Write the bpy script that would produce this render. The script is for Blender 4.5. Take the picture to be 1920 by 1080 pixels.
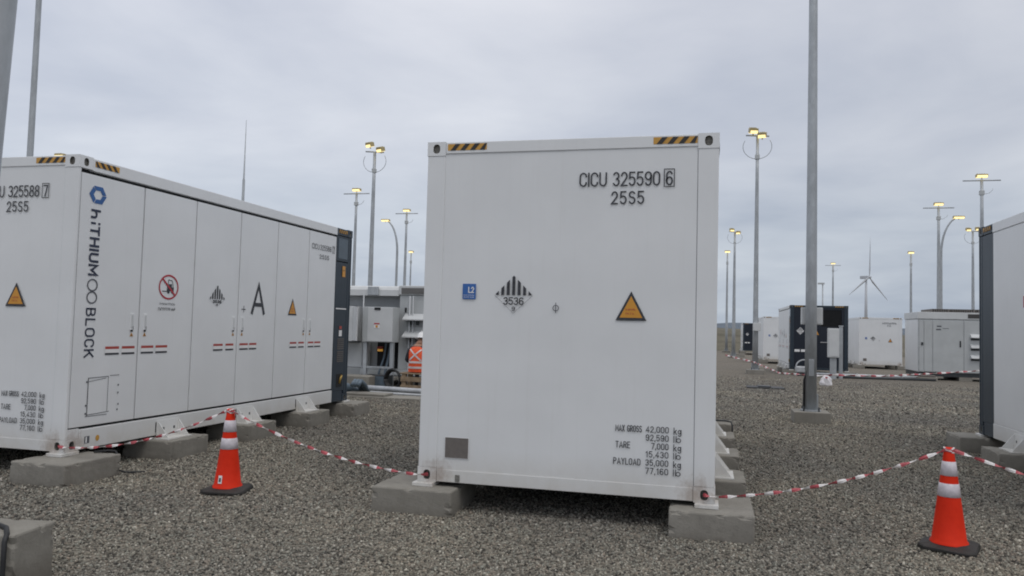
import bpy, bmesh, math, random
import numpy as np
from mathutils import Vector, Matrix
random.seed(7)
for o in list(bpy.data.objects):
    bpy.data.objects.remove(o)
SC = bpy.context.scene
COL = SC.collection
R = math.radians

# ------------------------------------------------------------------ camera
W_IMG, F_PX, PITCH, ROLL, YAW = 1920.0, 1464.21, 0.0496, 0.0262, -0.2467
cp, sp, cy, sy = math.cos(PITCH), math.sin(PITCH), math.cos(YAW), math.sin(YAW)
FW = Vector((sy * cp, cy * cp, sp))
R0 = Vector((cy, -sy, 0.0))
U0 = R0.cross(FW)
RIGHT = math.cos(ROLL) * R0 + math.sin(ROLL) * U0
UP = -math.sin(ROLL) * R0 + math.cos(ROLL) * U0
cam_d = bpy.data.cameras.new('camera')
cam = bpy.data.objects.new('camera', cam_d)
COL.objects.link(cam)
m3 = Matrix((RIGHT, UP, -FW)).transposed()
cam.matrix_world = Matrix.Translation((2.3701, -6.3148, 1.3232)) @ m3.to_4x4()
cam_d.sensor_width = 36.0
cam_d.lens = 36.0 * F_PX / W_IMG
cam_d.clip_start = 0.05
cam_d.clip_end = 8000
SC.camera = cam

# ------------------------------------------------------------------ sky, sun, exposure
SUN_EL, SUN_AZ = R(60), R(135)          # azimuth clockwise from +Y
world = bpy.data.worlds.new('World')
SC.world = world
world.use_nodes = True
wt = world.node_tree
wt.nodes.clear()
def wn(t, **kw):
    n = wt.nodes.new(t)
    for k, v in kw.items():
        setattr(n, k, v)
    return n
wo = wn('ShaderNodeOutputWorld')
bg_sky = wn('ShaderNodeBackground')
bg_cl = wn('ShaderNodeBackground')
mixw = wn('ShaderNodeMixShader')
sky = wn('ShaderNodeTexSky')
sky.sky_type = 'NISHITA'
sky.sun_disc = False
sky.sun_elevation = SUN_EL
sky.sun_rotation = SUN_AZ
sky.air_density = 1.2
sky.dust_density = 3.0
bg_sky.inputs['Strength'].default_value = 0.10
wt.links.new(sky.outputs[0], bg_sky.inputs['Color'])
# cloud deck: brighter overhead, soft grey-lilac mottling
tc = wn('ShaderNodeTexCoord')
sepx = wn('ShaderNodeSeparateXYZ')
wt.links.new(tc.outputs['Generated'], sepx.inputs[0])
hr = wn('ShaderNodeValToRGB')
hr.color_ramp.interpolation = 'EASE'
els = hr.color_ramp.elements
els[0].position = 0.0; els[0].color = (0.475, 0.535, 0.615, 1)
els[1].position = 1.0; els[1].color = (0.98, 0.98, 1.0, 1)
e = els.new(0.10); e.color = (0.535, 0.585, 0.660, 1)
e = els.new(0.24); e.color = (0.605, 0.638, 0.710, 1)
e = els.new(0.40); e.color = (0.64, 0.665, 0.735, 1)
e = els.new(0.58); e.color = (0.84, 0.85, 0.885, 1)
wt.links.new(sepx.outputs[2], hr.inputs[0])
# project direction on a flat deck so clouds stretch out to the horizon
mx = wn('ShaderNodeMath', operation='MAXIMUM'); mx.inputs[1].default_value = 0.0
wt.links.new(sepx.outputs[2], mx.inputs[0])
ad = wn('ShaderNodeMath', operation='ADD'); ad.inputs[1].default_value = 0.16
wt.links.new(mx.outputs[0], ad.inputs[0])
vd = wn('ShaderNodeVectorMath', operation='DIVIDE')
cmb = wn('ShaderNodeCombineXYZ')
for i in range(3):
    wt.links.new(ad.outputs[0], cmb.inputs[i])
wt.links.new(tc.outputs['Generated'], vd.inputs[0])
wt.links.new(cmb.outputs[0], vd.inputs[1])
n1 = wn('ShaderNodeTexNoise'); n1.inputs['Scale'].default_value = 1.2; n1.inputs['Detail'].default_value = 6
n1.inputs['Roughness'].default_value = 0.52; n1.inputs['Distortion'].default_value = 0.25
wt.links.new(vd.outputs[0], n1.inputs['Vector'])
cr = wn('ShaderNodeValToRGB')
cr.color_ramp.elements[0].position = 0.29; cr.color_ramp.elements[0].color = (0.80, 0.825, 0.875, 1)
cr.color_ramp.elements[1].position = 0.71; cr.color_ramp.elements[1].color = (1.17, 1.155, 1.13, 1)
wt.links.new(n1.outputs['Fac'], cr.inputs[0])
mu = wn('ShaderNodeMix', data_type='RGBA', blend_type='MULTIPLY')
mu.inputs[0].default_value = 1.0
wt.links.new(hr.outputs[0], mu.inputs[6])
wt.links.new(cr.outputs[0], mu.inputs[7])
# the deck thins towards the left of the yard
side = wn('ShaderNodeMath', operation='MULTIPLY_ADD'); side.inputs[1].default_value = -0.15; side.inputs[2].default_value = 1.0
wt.links.new(sepx.outputs[0], side.inputs[0])
vs_ = wn('ShaderNodeVectorMath', operation='SCALE')
wt.links.new(mu.outputs[2], vs_.inputs[0]); wt.links.new(side.outputs[0], vs_.inputs['Scale'])
wt.links.new(vs_.outputs[0], bg_cl.inputs['Color'])
bg_cl.inputs['Strength'].default_value = 1.0
mixw.inputs[0].default_value = 0.93
wt.links.new(bg_sky.outputs[0], mixw.inputs[1])
wt.links.new(bg_cl.outputs[0], mixw.inputs[2])
wt.links.new(mixw.outputs[0], wo.inputs['Surface'])

sun_d = bpy.data.lights.new('sun', 'SUN')
sun_d.energy = 0.72
sun_d.angle = R(30)
sun_d.color = (1.0, 0.96, 0.91)
sun = bpy.data.objects.new('sun', sun_d)
COL.objects.link(sun)
sd = Vector((math.sin(SUN_AZ) * math.cos(SUN_EL), math.cos(SUN_AZ) * math.cos(SUN_EL), math.sin(SUN_EL)))
sun.rotation_euler = sd.to_track_quat('Z', 'Y').to_euler()
sun.location = (0, 0, 40)

SC.view_settings.view_transform = 'Standard'
SC.view_settings.look = 'None'
SC.view_settings.exposure = 0.0
SC.view_settings.gamma = 1.0
SC.cycles.max_bounces = 6
SC.cycles.filter_width = 1.9

# ------------------------------------------------------------------ materials
MATS = {}
def nodes_of(name):
    m = bpy.data.materials.new(name)
    m.use_nodes = True
    nt = m.node_tree
    return m, nt, nt.nodes['Principled BSDF']
def N(nt, t, **kw):
    n = nt.nodes.new(t)
    for k, v in kw.items():
        setattr(n, k, v)
    return n
def ramp(nt, fac, p0, c0, p1, c1):
    r = N(nt, 'ShaderNodeValToRGB')
    r.color_ramp.elements[0].position = p0
    r.color_ramp.elements[1].position = p1
    r.color_ramp.elements[0].color = (*c0, 1) if len(c0) == 3 else c0
    r.color_ramp.elements[1].color = (*c1, 1) if len(c1) == 3 else c1
    nt.links.new(fac, r.inputs[0])
    return r.outputs[0]
def mix(nt, fac, a, b, blend='MIX'):
    x = N(nt, 'ShaderNodeMix', data_type='RGBA', blend_type=blend)
    for sock, v in ((x.inputs[0], fac), (x.inputs[6], a), (x.inputs[7], b)):
        if hasattr(v, 'is_output'):
            nt.links.new(v, sock)
        elif isinstance(v, (int, float)):
            sock.default_value = v
        else:
            sock.default_value = (*v, 1)
    return x.outputs[2]
def math_n(nt, op, a, b=None, clamp=False):
    x = N(nt, 'ShaderNodeMath', operation=op, use_clamp=clamp)
    for i, v in enumerate((a, b)):
        if v is None:
            continue
        if hasattr(v, 'is_output'):
            nt.links.new(v, x.inputs[i])
        else:
            x.inputs[i].default_value = v
    return x.outputs[0]
def noise(nt, vec, scale, detail=4, rough=0.55, dist=0.0):
    n = N(nt, 'ShaderNodeTexNoise')
    n.inputs['Scale'].default_value = scale
    n.inputs['Detail'].default_value = detail
    n.inputs['Roughness'].default_value = rough
    n.inputs['Distortion'].default_value = dist
    if vec is not None:
        nt.links.new(vec, n.inputs['Vector'])
    return n.outputs['Fac']
def objco(nt, scale=None):
    t = N(nt, 'ShaderNodeTexCoord')
    o = t.outputs['Object']
    if scale:
        mp = N(nt, 'ShaderNodeMapping')
        mp.inputs['Scale'].default_value = scale
        nt.links.new(o, mp.inputs[0])
        o = mp.outputs[0]
    return o
def bump(nt, b, h, strength, dist):
    n = N(nt, 'ShaderNodeBump')
    n.inputs['Strength'].default_value = strength
    n.inputs['Distance'].default_value = dist
    nt.links.new(h, n.inputs['Height'])
    nt.links.new(n.outputs[0], b.inputs['Normal'])
def simple(name, col, rough=0.5, metal=0.0, var=0.12, scale=6.0, bmp=0.0, emit=None):
    m, nt, b = nodes_of(name)
    v = objco(nt)
    f = noise(nt, v, scale)
    c0 = tuple(max(0, x * (1 - var)) for x in col)
    c1 = tuple(min(1, x * (1 + var)) for x in col)
    nt.links.new(ramp(nt, f, 0.3, c0, 0.7, c1), b.inputs['Base Color'])
    b.inputs['Roughness'].default_value = rough
    b.inputs['Metallic'].default_value = metal
    if bmp:
        bump(nt, b, noise(nt, v, scale * 5), 0.5, bmp)
    if emit:
        b.inputs['Emission Color'].default_value = (*emit[0], 1)
        b.inputs['Emission Strength'].default_value = emit[1]
    MATS[name] = m
    return m

def container_paint(name, col, stained=True):
    m, nt, b = nodes_of(name)
    v = objco(nt)
    f1 = noise(nt, v, 1.3, 5, 0.6)
    c = ramp(nt, f1, 0.3, tuple(x * 0.955 for x in col), 0.72, tuple(min(1, x * 1.02) for x in col))
    # thin vertical run marks
    vs = objco(nt, (9.0, 9.0, 0.35))
    f2 = noise(nt, vs, 2.2, 4, 0.6)
    runs = ramp(nt, f2, 0.56, (0, 0, 0), 0.75, (1, 1, 1))
    c = mix(nt, math_n(nt, 'MULTIPLY', runs, 0.10), c, tuple(x * 0.72 for x in (col[0], col[1] * 0.97, col[2] * 0.9)))
    if stained:
        sx = N(nt, 'ShaderNodeSeparateXYZ')
        nt.links.new(v, sx.inputs[0])
        # road grime near the bottom edge, ragged upper limit
        low = math_n(nt, 'SUBTRACT', 0.30, sx.outputs[2])
        f3 = noise(nt, v, 5.0, 5, 0.65)
        g = math_n(nt, 'MULTIPLY', math_n(nt, 'MULTIPLY', low, 3.2, True), math_n(nt, 'MULTIPLY', f3, 0.85), True)
        c = mix(nt, g, c, (col[0] * 0.66, col[1] * 0.59, col[2] * 0.48))
        # rust blooming at the lower corner fittings
        for px, py in ((2.29, 0.0), (0.17, 0.0), (2.438, 0.12)):
            dv = N(nt, 'ShaderNodeVectorMath', operation='DISTANCE')
            nt.links.new(v, dv.inputs[0])
            dv.inputs[1].default_value = (px, py, 0.07)
            f4 = noise(nt, v, 16.0, 5, 0.7)
            rr = math_n(nt, 'SUBTRACT', math_n(nt, 'MULTIPLY', f4, 0.30), dv.outputs['Value'])
            rr = math_n(nt, 'MULTIPLY', rr, 7.0, True)
            c = mix(nt, math_n(nt, 'MULTIPLY', rr, 0.5), c, (0.19, 0.10, 0.045))
        # small scuffs
        f5 = noise(nt, objco(nt, (1.0, 1.0, 2.6)), 7.5, 8, 0.8)
        sc = ramp(nt, f5, 0.70, (0, 0, 0), 0.74, (1, 1, 1))
        c = mix(nt, math_n(nt, 'MULTIPLY', sc, 0.35), c, tuple(x * 0.55 for x in col))
    nt.links.new(c, b.inputs['Base Color'])
    b.inputs['Roughness'].default_value = 0.42
    b.inputs['Specular IOR Level'].default_value = 0.35
    bump(nt, b, math_n(nt, 'ADD', noise(nt, v, 1.4, 2, 0.4), math_n(nt, 'MULTIPLY', noise(nt, objco(nt, (2.2, 2.2, 0.5)), 2.0, 2, 0.4), 0.5)), 0.30, 0.03)
    MATS[name] = m
container_paint('white_paint', (0.742, 0.757, 0.770))
container_paint('navy_paint', (0.028, 0.041, 0.056), False)
container_paint('navy_dark', (0.014, 0.019, 0.030), False)
simple('gap_dark', (0.012, 0.013, 0.015), 0.8)
simple('black_ink', (0.040, 0.043, 0.052), 0.55, var=0.45, scale=38)
simple('grey_ink', (0.10, 0.105, 0.12), 0.55, var=0.3, scale=40)
simple('logo_blue', (0.03, 0.115, 0.33), 0.45)
simple('logo_navy', (0.022, 0.030, 0.060), 0.5)
simple('sticker_blue', (0.035, 0.13, 0.40), 0.35)
simple('sign_yellow', (0.62, 0.285, 0.035), 0.4, var=0.05)
simple('sign_red', (0.42, 0.030, 0.045), 0.45)
simple('stripe_red', (0.40, 0.065, 0.05), 0.5)
simple('sticker_white', (0.80, 0.80, 0.80), 0.42, var=0.03)
simple('sticker_grey', (0.15, 0.135, 0.125), 0.5, var=0.12, scale=25)
simple('hazard_yellow', (0.56, 0.30, 0.055), 0.5, var=0.1, scale=20)
simple('hazard_black', (0.030, 0.028, 0.028), 0.6)
simple('handle_metal', (0.55, 0.55, 0.56), 0.35, 0.3)
simple('casting_hole', (0.17, 0.165, 0.15), 0.8, var=0.4, scale=60)
simple('grey_paint', (0.46, 0.48, 0.485), 0.5, var=0.07, scale=2)
simple('light_grey_paint', (0.58, 0.595, 0.60), 0.5, var=0.07, scale=2)
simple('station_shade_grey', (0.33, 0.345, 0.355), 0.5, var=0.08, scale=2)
simple('louvre_brown', (0.13, 0.115, 0.105), 0.7)
simple('steel_dark', (0.05, 0.055, 0.06), 0.5, 0.3)
simple('conduit_blue', (0.12, 0.16, 0.20), 0.45, 0.2, var=0.2)
simple('cable_black', (0.018, 0.019, 0.021), 0.55)
simple('rubber', (0.028, 0.026, 0.024), 0.75, var=0.3, scale=14, bmp=0.004)
simple('reflective', (0.60, 0.56, 0.60), 0.35, var=0.16, scale=28, bmp=0.004)
simple('tape_red', (0.42, 0.075, 0.09), 0.45, var=0.2, scale=20)
simple('tape_white', (0.70, 0.67, 0.66), 0.45, var=0.12, scale=20)
simple('plastic_white', (0.80, 0.78, 0.80), 0.4)
simple('vest_orange', (0.78, 0.10, 0.03), 0.75, var=0.12, scale=18)
simple('vest_tape', (0.62, 0.56, 0.55), 0.4)
simple('clothing_dark', (0.03, 0.033, 0.042), 0.85, var=0.2)
simple('helmet_white', (0.8, 0.8, 0.8), 0.3)
simple('skin', (0.32, 0.17, 0.11), 0.55)
simple('wood', (0.27, 0.20, 0.13), 0.8, var=0.3, scale=9, bmp=0.005)
simple('hills', (0.10, 0.125, 0.155), 0.95, var=0.2, scale=0.012)  # blue-grey tint: distance haze is put into the colour
simple('turbine_white', (0.47, 0.49, 0.52), 0.4, var=0.03)
simple('lamp_glow', (0.9, 0.8, 0.5), 0.4, var=0.0, emit=((1.0, 0.78, 0.33), 1.15))
simple('lamp_housing', (0.46, 0.38, 0.19), 0.5)
simple('amber_lamp', (0.75, 0.40, 0.05), 0.4, emit=((1.0, 0.5, 0.1), 0.25))
simple('window_glass', (0.05, 0.075, 0.10), 0.08, var=0.1)
simple('brass', (0.45, 0.30, 0.08), 0.4, 0.4)

def cone_mat():
    m, nt, b = nodes_of('cone_orange')
    v = objco(nt)
    f = noise(nt, v, 8, 5, 0.6)
    c = ramp(nt, f, 0.3, (0.62, 0.026, 0.008), 0.7, (0.74, 0.036, 0.011))
    f2 = noise(nt, v, 22, 6, 0.75)
    d = ramp(nt, f2, 0.64, (0, 0, 0), 0.74, (1, 1, 1))
    c = mix(nt, math_n(nt, 'MULTIPLY', d, 0.25), c, (0.25, 0.06, 0.03))
    nt.links.new(c, b.inputs['Base Color'])
    b.inputs['Roughness'].default_value = 0.6
    b.inputs['Specular IOR Level'].default_value = 0.15
    MATS['cone_orange'] = m
cone_mat()

def galv(name, base):
    m, nt, b = nodes_of(name)
    v = objco(nt, (1, 1, 0.45))
    vo = N(nt, 'ShaderNodeTexVoronoi'); vo.inputs['Scale'].default_value = 14
    nt.links.new(v, vo.inputs['Vector'])
    f = noise(nt, v, 3.5, 6, 0.65)
    c = ramp(nt, f, 0.3, tuple(x * 0.78 for x in base), 0.7, tuple(x * 1.18 for x in base))
    sx = N(nt, 'ShaderNodeSeparateXYZ'); nt.links.new(vo.outputs['Color'], sx.inputs[0])
    c = mix(nt, math_n(nt, 'MULTIPLY', sx.outputs[0], 0.35), c, tuple(x * 0.68 for x in base))
    nt.links.new(c, b.inputs['Base Color'])
    b.inputs['Metallic'].default_value = 0.35
    b.inputs['Roughness'].default_value = 0.5
    MATS[name] = m
galv('galvanised', (0.43, 0.455, 0.475))
galv('pipe_metal', (0.50, 0.52, 0.54))

def concrete_mat():
    m, nt, b = nodes_of('concrete')
    v = objco(nt)
    f = noise(nt, v, 2.5, 6, 0.6)
    c = ramp(nt, f, 0.3, (0.205, 0.192, 0.168), 0.72, (0.295, 0.28, 0.248))
    f2 = noise(nt, v, 45, 4, 0.7)
    c = mix(nt, ramp(nt, f2, 0.55, (0, 0, 0), 0.8, (0.5, 0.5, 0.5)), c, (0.10, 0.093, 0.083))
    fs = noise(nt, objco(nt, (6, 6, 0.6)), 2.0, 4, 0.6)
    c = mix(nt, ramp(nt, fs, 0.55, (0, 0, 0), 0.8, (0.35, 0.35, 0.35)), c, (0.13, 0.12, 0.10))
    sz = N(nt, 'ShaderNodeSeparateXYZ'); nt.links.new(v, sz.inputs[0])
    spl = math_n(nt, 'MULTIPLY', math_n(nt, 'SUBTRACT', math_n(nt, 'SUBTRACT', math_n(nt, 'MULTIPLY', noise(nt, v, 7, 5, 0.7), 0.20), 0.24), sz.outputs[2]), 9.0, True)
    c = mix(nt, math_n(nt, 'MULTIPLY', spl, 0.55), c, (0.115, 0.098, 0.078))
    fo = noise(nt, v, 130, 2, 0.5)
    c = mix(nt, ramp(nt, fo, 0.70, (0, 0, 0), 0.74, (0.8, 0.8, 0.8)), c, (0.06, 0.055, 0.05))
    oi = N(nt, 'ShaderNodeObjectInfo')
    c = mix(nt, math_n(nt, 'MULTIPLY', oi.outputs['Random'], 0.25), c, (0.20, 0.19, 0.16))
    nt.links.new(c, b.inputs['Base Color'])
    b.inputs['Roughness'].default_value = 0.9
    hn = math_n(nt, 'ADD', noise(nt, v, 60, 4, 0.7), math_n(nt, 'MULTIPLY', noise(nt, v, 9, 3), 0.6))
    bump(nt, b, hn, 0.5, 0.006)
    MATS['concrete'] = m
concrete_mat()

def ground_mat():
    m, nt, b = nodes_of('gravel_ground')
    t = N(nt, 'ShaderNodeTexCoord')
    v = t.outputs['Object']
    cols = []
    heights = []
    for s in (34.0, 61.0):
        vo = N(nt, 'ShaderNodeTexVoronoi')
        vo.inputs['Scale'].default_value = s
        nt.links.new(v, vo.inputs['Vector'])
        cols.append(vo.outputs['Color']); heights.append(vo.outputs['Distance'])
    sx = N(nt, 'ShaderNodeSeparateXYZ'); nt.links.new(cols[0], sx.inputs[0])
    sy_ = N(nt, 'ShaderNodeSeparateXYZ'); nt.links.new(cols[1], sy_.inputs[0])
    c = N(nt, 'ShaderNodeValToRGB')
    el = c.color_ramp.elements
    el[0].position = 0.0; el[0].color = (0.030, 0.028, 0.028, 1)
    el[1].position = 1.0; el[1].color = (0.42, 0.395, 0.345, 1)
    for p, q in ((0.25, (0.130, 0.124, 0.107)), (0.5, (0.200, 0.190, 0.161)), (0.72, (0.230, 0.206, 0.173)), (0.88, (0.30, 0.283, 0.24))):
        k = el.new(p); k.color = (*q, 1)
    mixf = math_n(nt, 'ADD', math_n(nt, 'MULTIPLY', sx.outputs[0], 0.6), math_n(nt, 'MULTIPLY', sy_.outputs[0], 0.4))
    nt.links.new(mixf, c.inputs[0])
    col = c.outputs[0]
    # shade in the crevices between stones, darkened into the colour
    cre = ramp(nt, heights[0], 0.35, (1.12, 1.12, 1.13), 0.85, (0.45, 0.44, 0.43))
    col = mix(nt, 1.0, col, cre, 'MULTIPLY')
    # broad patches: damp grey, reddish dusty, wheel tracks
    pa = ramp(nt, noise(nt, v, 0.35, 5, 0.6, 0.4), 0.32, (0.80, 0.80, 0.82), 0.70, (1.20, 1.15, 1.08))
    col = mix(nt, 1.0, col, pa, 'MULTIPLY')
    pb = ramp(nt, noise(nt, v, 1.1, 4, 0.6), 0.58, (0, 0, 0), 0.78, (0.5, 0.5, 0.5))
    col = mix(nt, pb, col, (0.20, 0.172, 0.148))
    # farther off the gravel gives way to dusty compacted soil
    sxx = N(nt, 'ShaderNodeSeparateXYZ'); nt.links.new(v, sxx.inputs[0])
    far = math_n(nt, 'MULTIPLY', math_n(nt, 'SUBTRACT', sxx.outputs[1], 16.0), 0.04, True)
    farn = math_n(nt, 'MULTIPLY', far, math_n(nt, 'ADD', math_n(nt, 'MULTIPLY', noise(nt, objco(nt, (0.25, 1, 1)), 0.6, 6, 0.65), 0.9), 0.15), True)
    col = mix(nt, farn, col, (0.205, 0.182, 0.152))
    nt.links.new(col, b.inputs['Base Color'])
    b.inputs['Roughness'].default_value = 0.92
    b.inputs['Specular IOR Level'].default_value = 0.25
    hh = math_n(nt, 'SUBTRACT', 1.0, heights[0])
    hh = math_n(nt, 'ADD', hh, math_n(nt, 'MULTIPLY', sx.outputs[1], 0.5))
    bump(nt, b, hh, 1.0, 0.018)
    MATS['gravel_ground'] = m
ground_mat()

def stone_mat():
    m, nt, b = nodes_of('gravel_stone')
    g = N(nt, 'ShaderNodeNewGeometry')
    c = N(nt, 'ShaderNodeValToRGB')
    el = c.color_ramp.elements
    el[0].position = 0.0; el[0].color = (0.040, 0.038, 0.036, 1)
    el[1].position = 1.0; el[1].color = (0.46, 0.44, 0.39, 1)
    for p, q in ((0.24, (0.105, 0.100, 0.088)), (0.46, (0.222, 0.212, 0.182)), (0.60, (0.245, 0.210, 0.174)), (0.72, (0.208, 0.214, 0.190)), (0.93, (0.31, 0.296, 0.255))):
        k = el.new(p); k.color = (*q, 1)
    nt.links.new(g.outputs['Random Per Island'], c.inputs[0])
    v = objco(nt)
    pa = ramp(nt, noise(nt, v, 0.35, 5, 0.6, 0.4), 0.32, (0.80, 0.80, 0.82), 0.70, (1.22, 1.18, 1.10))
    col = mix(nt, 1.0, c.outputs[0], pa, 'MULTIPLY')
    f = noise(nt, v, 90, 3, 0.7)
    col = mix(nt, 1.0, col, ramp(nt, f, 0.3, (0.90, 0.905, 0.915), 0.7, (1.38, 1.385, 1.40)), 'MULTIPLY')
    nt.links.new(col, b.inputs['Base Color'])
    b.inputs['Roughness'].default_value = 0.9
    b.inputs['Specular IOR Level'].default_value = 0.25
    MATS['gravel_stone'] = m
stone_mat()

def berm_mat():
    m, nt, b = nodes_of('dry_earth')
    v = objco(nt, (0.12, 0.6, 3.0))
    f = noise(nt, v, 1.2, 6, 0.65, 0.3)
    c = ramp(nt, f, 0.3, (0.085, 0.078, 0.058), 0.7, (0.165, 0.15, 0.112))
    f2 = noise(nt, objco(nt), 1.6, 6, 0.7)
    c = mix(nt, ramp(nt, f2, 0.5, (0, 0, 0), 0.75, (0.7, 0.7, 0.7)), c, (0.075, 0.078, 0.05))
    nt.links.new(c, b.inputs['Base Color'])
    b.inputs['Roughness'].default_value = 0.95
    MATS['dry_earth'] = m
berm_mat()

# ------------------------------------------------------------------ mesh helpers
class MB:
    """collects geometry (with material per face) and links it as ONE object"""
    def __init__(self):
        self.v = []; self.f = []; self.mi = []; self.mats = []; self.smooth = []
    def m(self, name):
        if name not in self.mats:
            self.mats.append(name)
        return self.mats.index(name)
    def add(self, verts, faces, mat, smooth=False):
        o = len(self.v); k = self.m(mat)
        self.v += [tuple(p) for p in verts]
        for f in faces:
            self.f.append([i + o for i in f]); self.mi.append(k); self.smooth.append(smooth)
    def box(self, x0, x1, y0, y1, z0, z1, mat, bev=0.0):
        if bev <= 0:
            vs = [(x, y, z) for x in (x0, x1) for y in (y0, y1) for z in (z0, z1)]
            fs = [(0, 1, 3, 2), (4, 6, 7, 5), (0, 4, 5, 1), (2, 3, 7, 6), (0, 2, 6, 4), (1, 5, 7, 3)]
            self.add(vs, fs, mat)
        else:
            bm = bmesh.new()
            bmesh.ops.create_cube(bm, size=1.0)
            for q in bm.verts:
                q.co = Vector(((x0 + x1) / 2 + q.co.x * (x1 - x0), (y0 + y1) / 2 + q.co.y * (y1 - y0), (z0 + z1) / 2 + q.co.z * (z1 - z0)))
            bmesh.ops.bevel(bm, geom=list(bm.edges), offset=bev, segments=2, affect='EDGES', profile=0.5)
            bm.verts.index_update()
            self.add([q.co[:] for q in bm.verts], [[q.index for q in f.verts] for f in bm.faces], mat)
            bm.free()
        return self
    def tube(self, pts, rad, mat, n=8, caps=True, matf=None, smooth=True):
        pts = [Vector(p) for p in pts]
        rads = rad if isinstance(rad, (list, tuple)) else [rad] * len(pts)
        rings = []
        prev = None
        for i, p in enumerate(pts):
            t = (pts[min(i + 1, len(pts) - 1)] - pts[max(i - 1, 0)]).normalized()
            if prev is None:
                a = t.orthogonal().normalized()
            else:
                a = (prev - t * prev.dot(t))
                a = a.normalized() if a.length > 1e-6 else t.orthogonal().normalized()
            prev = a
            b = t.cross(a)
            rings.append([p + rads[i] * (math.cos(2 * math.pi * k / n) * a + math.sin(2 * math.pi * k / n) * b) for k in range(n)])
        o = len(self.v)
        for r in rings:
            self.v += [tuple(q) for q in r]
        for i in range(len(pts) - 1):
            k = self.m(matf(i) if matf else mat)
            for j in range(n):
                self.f.append([o + i * n + j, o + i * n + (j + 1) % n, o + (i + 1) * n + (j + 1) % n, o + (i + 1) * n + j])
                self.mi.append(k); self.smooth.append(smooth)
        if caps:
            k = self.m(mat)
            self.f.append([o + j for j in range(n)][::-1]); self.mi.append(k); self.smooth.append(False)
            self.f.append([o + (len(pts) - 1) * n + j for j in range(n)]); self.mi.append(k); self.smooth.append(False)
        return self
    def lathe(self, prof, mat, n=32, cx=0, cy=0, smooth=True):
        o = len(self.v); k = self.m(mat)
        for r, z in prof:
            for j in range(n):
                a = 2 * math.pi * j / n
                self.v.append((cx + r * math.cos(a), cy + r * math.sin(a), z))
        for i in range(len(prof) - 1):
            for j in range(n):
                self.f.append([o + i * n + j, o + i * n + (j + 1) % n, o + (i + 1) * n + (j + 1) % n, o + (i + 1) * n + j])
                self.mi.append(k); self.smooth.append(smooth)
        return self
    def build(self, name, parent=None, loc=None):
        me = bpy.data.meshes.new(name)
        me.from_pydata(self.v, [], self.f)
        for q in self.mats:
            me.materials.append(MATS[q])
        me.polygons.foreach_set('material_index', self.mi)
        me.polygons.foreach_set('use_smooth', self.smooth)
        me.update()
        bm = bmesh.new(); bm.from_mesh(me)
        bmesh.ops.recalc_face_normals(bm, faces=bm.faces)
        bm.to_mesh(me); bm.free()
        o = bpy.data.objects.new(name, me)
        COL.objects.link(o)
        if parent:
            o.parent = parent
        if loc:
            o.location = loc
        return o

def tag(o, label=None, cat=None, group=None, kind=None):
    if label: o['label'] = label
    if cat: o['category'] = cat
    if group: o['group'] = group
    if kind: o['kind'] = kind
    return o
def empty(name, loc=(0, 0, 0), rz=0.0):
    o = bpy.data.objects.new(name, None)
    o.empty_display_size = 0.2
    COL.objects.link(o)
    o.location = loc
    o.rotation_euler = (0, 0, rz)
    return o
def copy_tree(o, parent=None, skip=()):
    c = o.copy(); COL.objects.link(c)
    if parent: c.parent = parent
    for ch in list(o.children):
        if ch.name.split('.')[0] in skip:
            continue
        copy_tree(ch, c, skip)
    return c
def gz(y):
    return -0.24 - 0.0119 * min(max(y - 9, 0), 61)

class Plane:
    """a flat face: origin, reading direction, up, outward normal (for lettering and stickers)"""
    def __init__(self, o, u, v):
        self.o = Vector(o); self.u = Vector(u); self.v = Vector(v); self.n = self.u.cross(self.v)
    def p(self, a, b, off=0.003):
        return self.o + self.u * a + self.v * b + self.n * off
    def poly(self, mb, pts, mat, off=0.003):
        mb.add([self.p(a, b, off) for a, b in pts], [list(range(len(pts)))], mat)
    def rect(self, mb, a0, a1, b0, b1, mat, off=0.003):
        self.poly(mb, [(a0, b0), (a1, b0), (a1, b1), (a0, b1)], mat, off)
    def line(self, mb, a0, b0, a1, b1, w, mat, off=0.003):
        d = Vector((a1 - a0, b1 - b0)); l = d.length
        nx, ny = -d.y / l * w / 2, d.x / l * w / 2
        self.poly(mb, [(a0 - nx, b0 - ny), (a1 - nx, b1 - ny), (a1 + nx, b1 + ny), (a0 + nx, b0 + ny)], mat, off)
    def ring(self, mb, ca, cb, ra, rb, w, mat, off=0.003, n=36, a0=0, a1=2 * math.pi):
        vs = []; fs = []
        for i in range(n + 1):
            t = a0 + (a1 - a0) * i / n
            vs.append(self.p(ca + (ra - w) * math.cos(t), cb + (rb - w) * math.sin(t), off))
            vs.append(self.p(ca + ra * math.cos(t), cb + rb * math.sin(t), off))
        for i in range(n):
            fs.append([2 * i, 2 * i + 1, 2 * i + 3, 2 * i + 2])
        mb.add(vs, fs, mat)
def _arc(cx, cy, rx, ry, a0, a1, n=8):
    return [(cx + rx * math.cos(R(a0 + (a1 - a0) * i / n)), cy + ry * math.sin(R(a0 + (a1 - a0) * i / n))) for i in range(n + 1)]
_O = _arc(.28, .72, .28, .28, 0, 180) + _arc(.28, .28, .28, .28, 180, 360) + [(.56, .72)]
_SIX = [(.52, .84)] + _arc(.28, .74, .26, .26, 45, 180) + _arc(.28, .29, .28, .29, 180, 540, 14)
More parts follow.
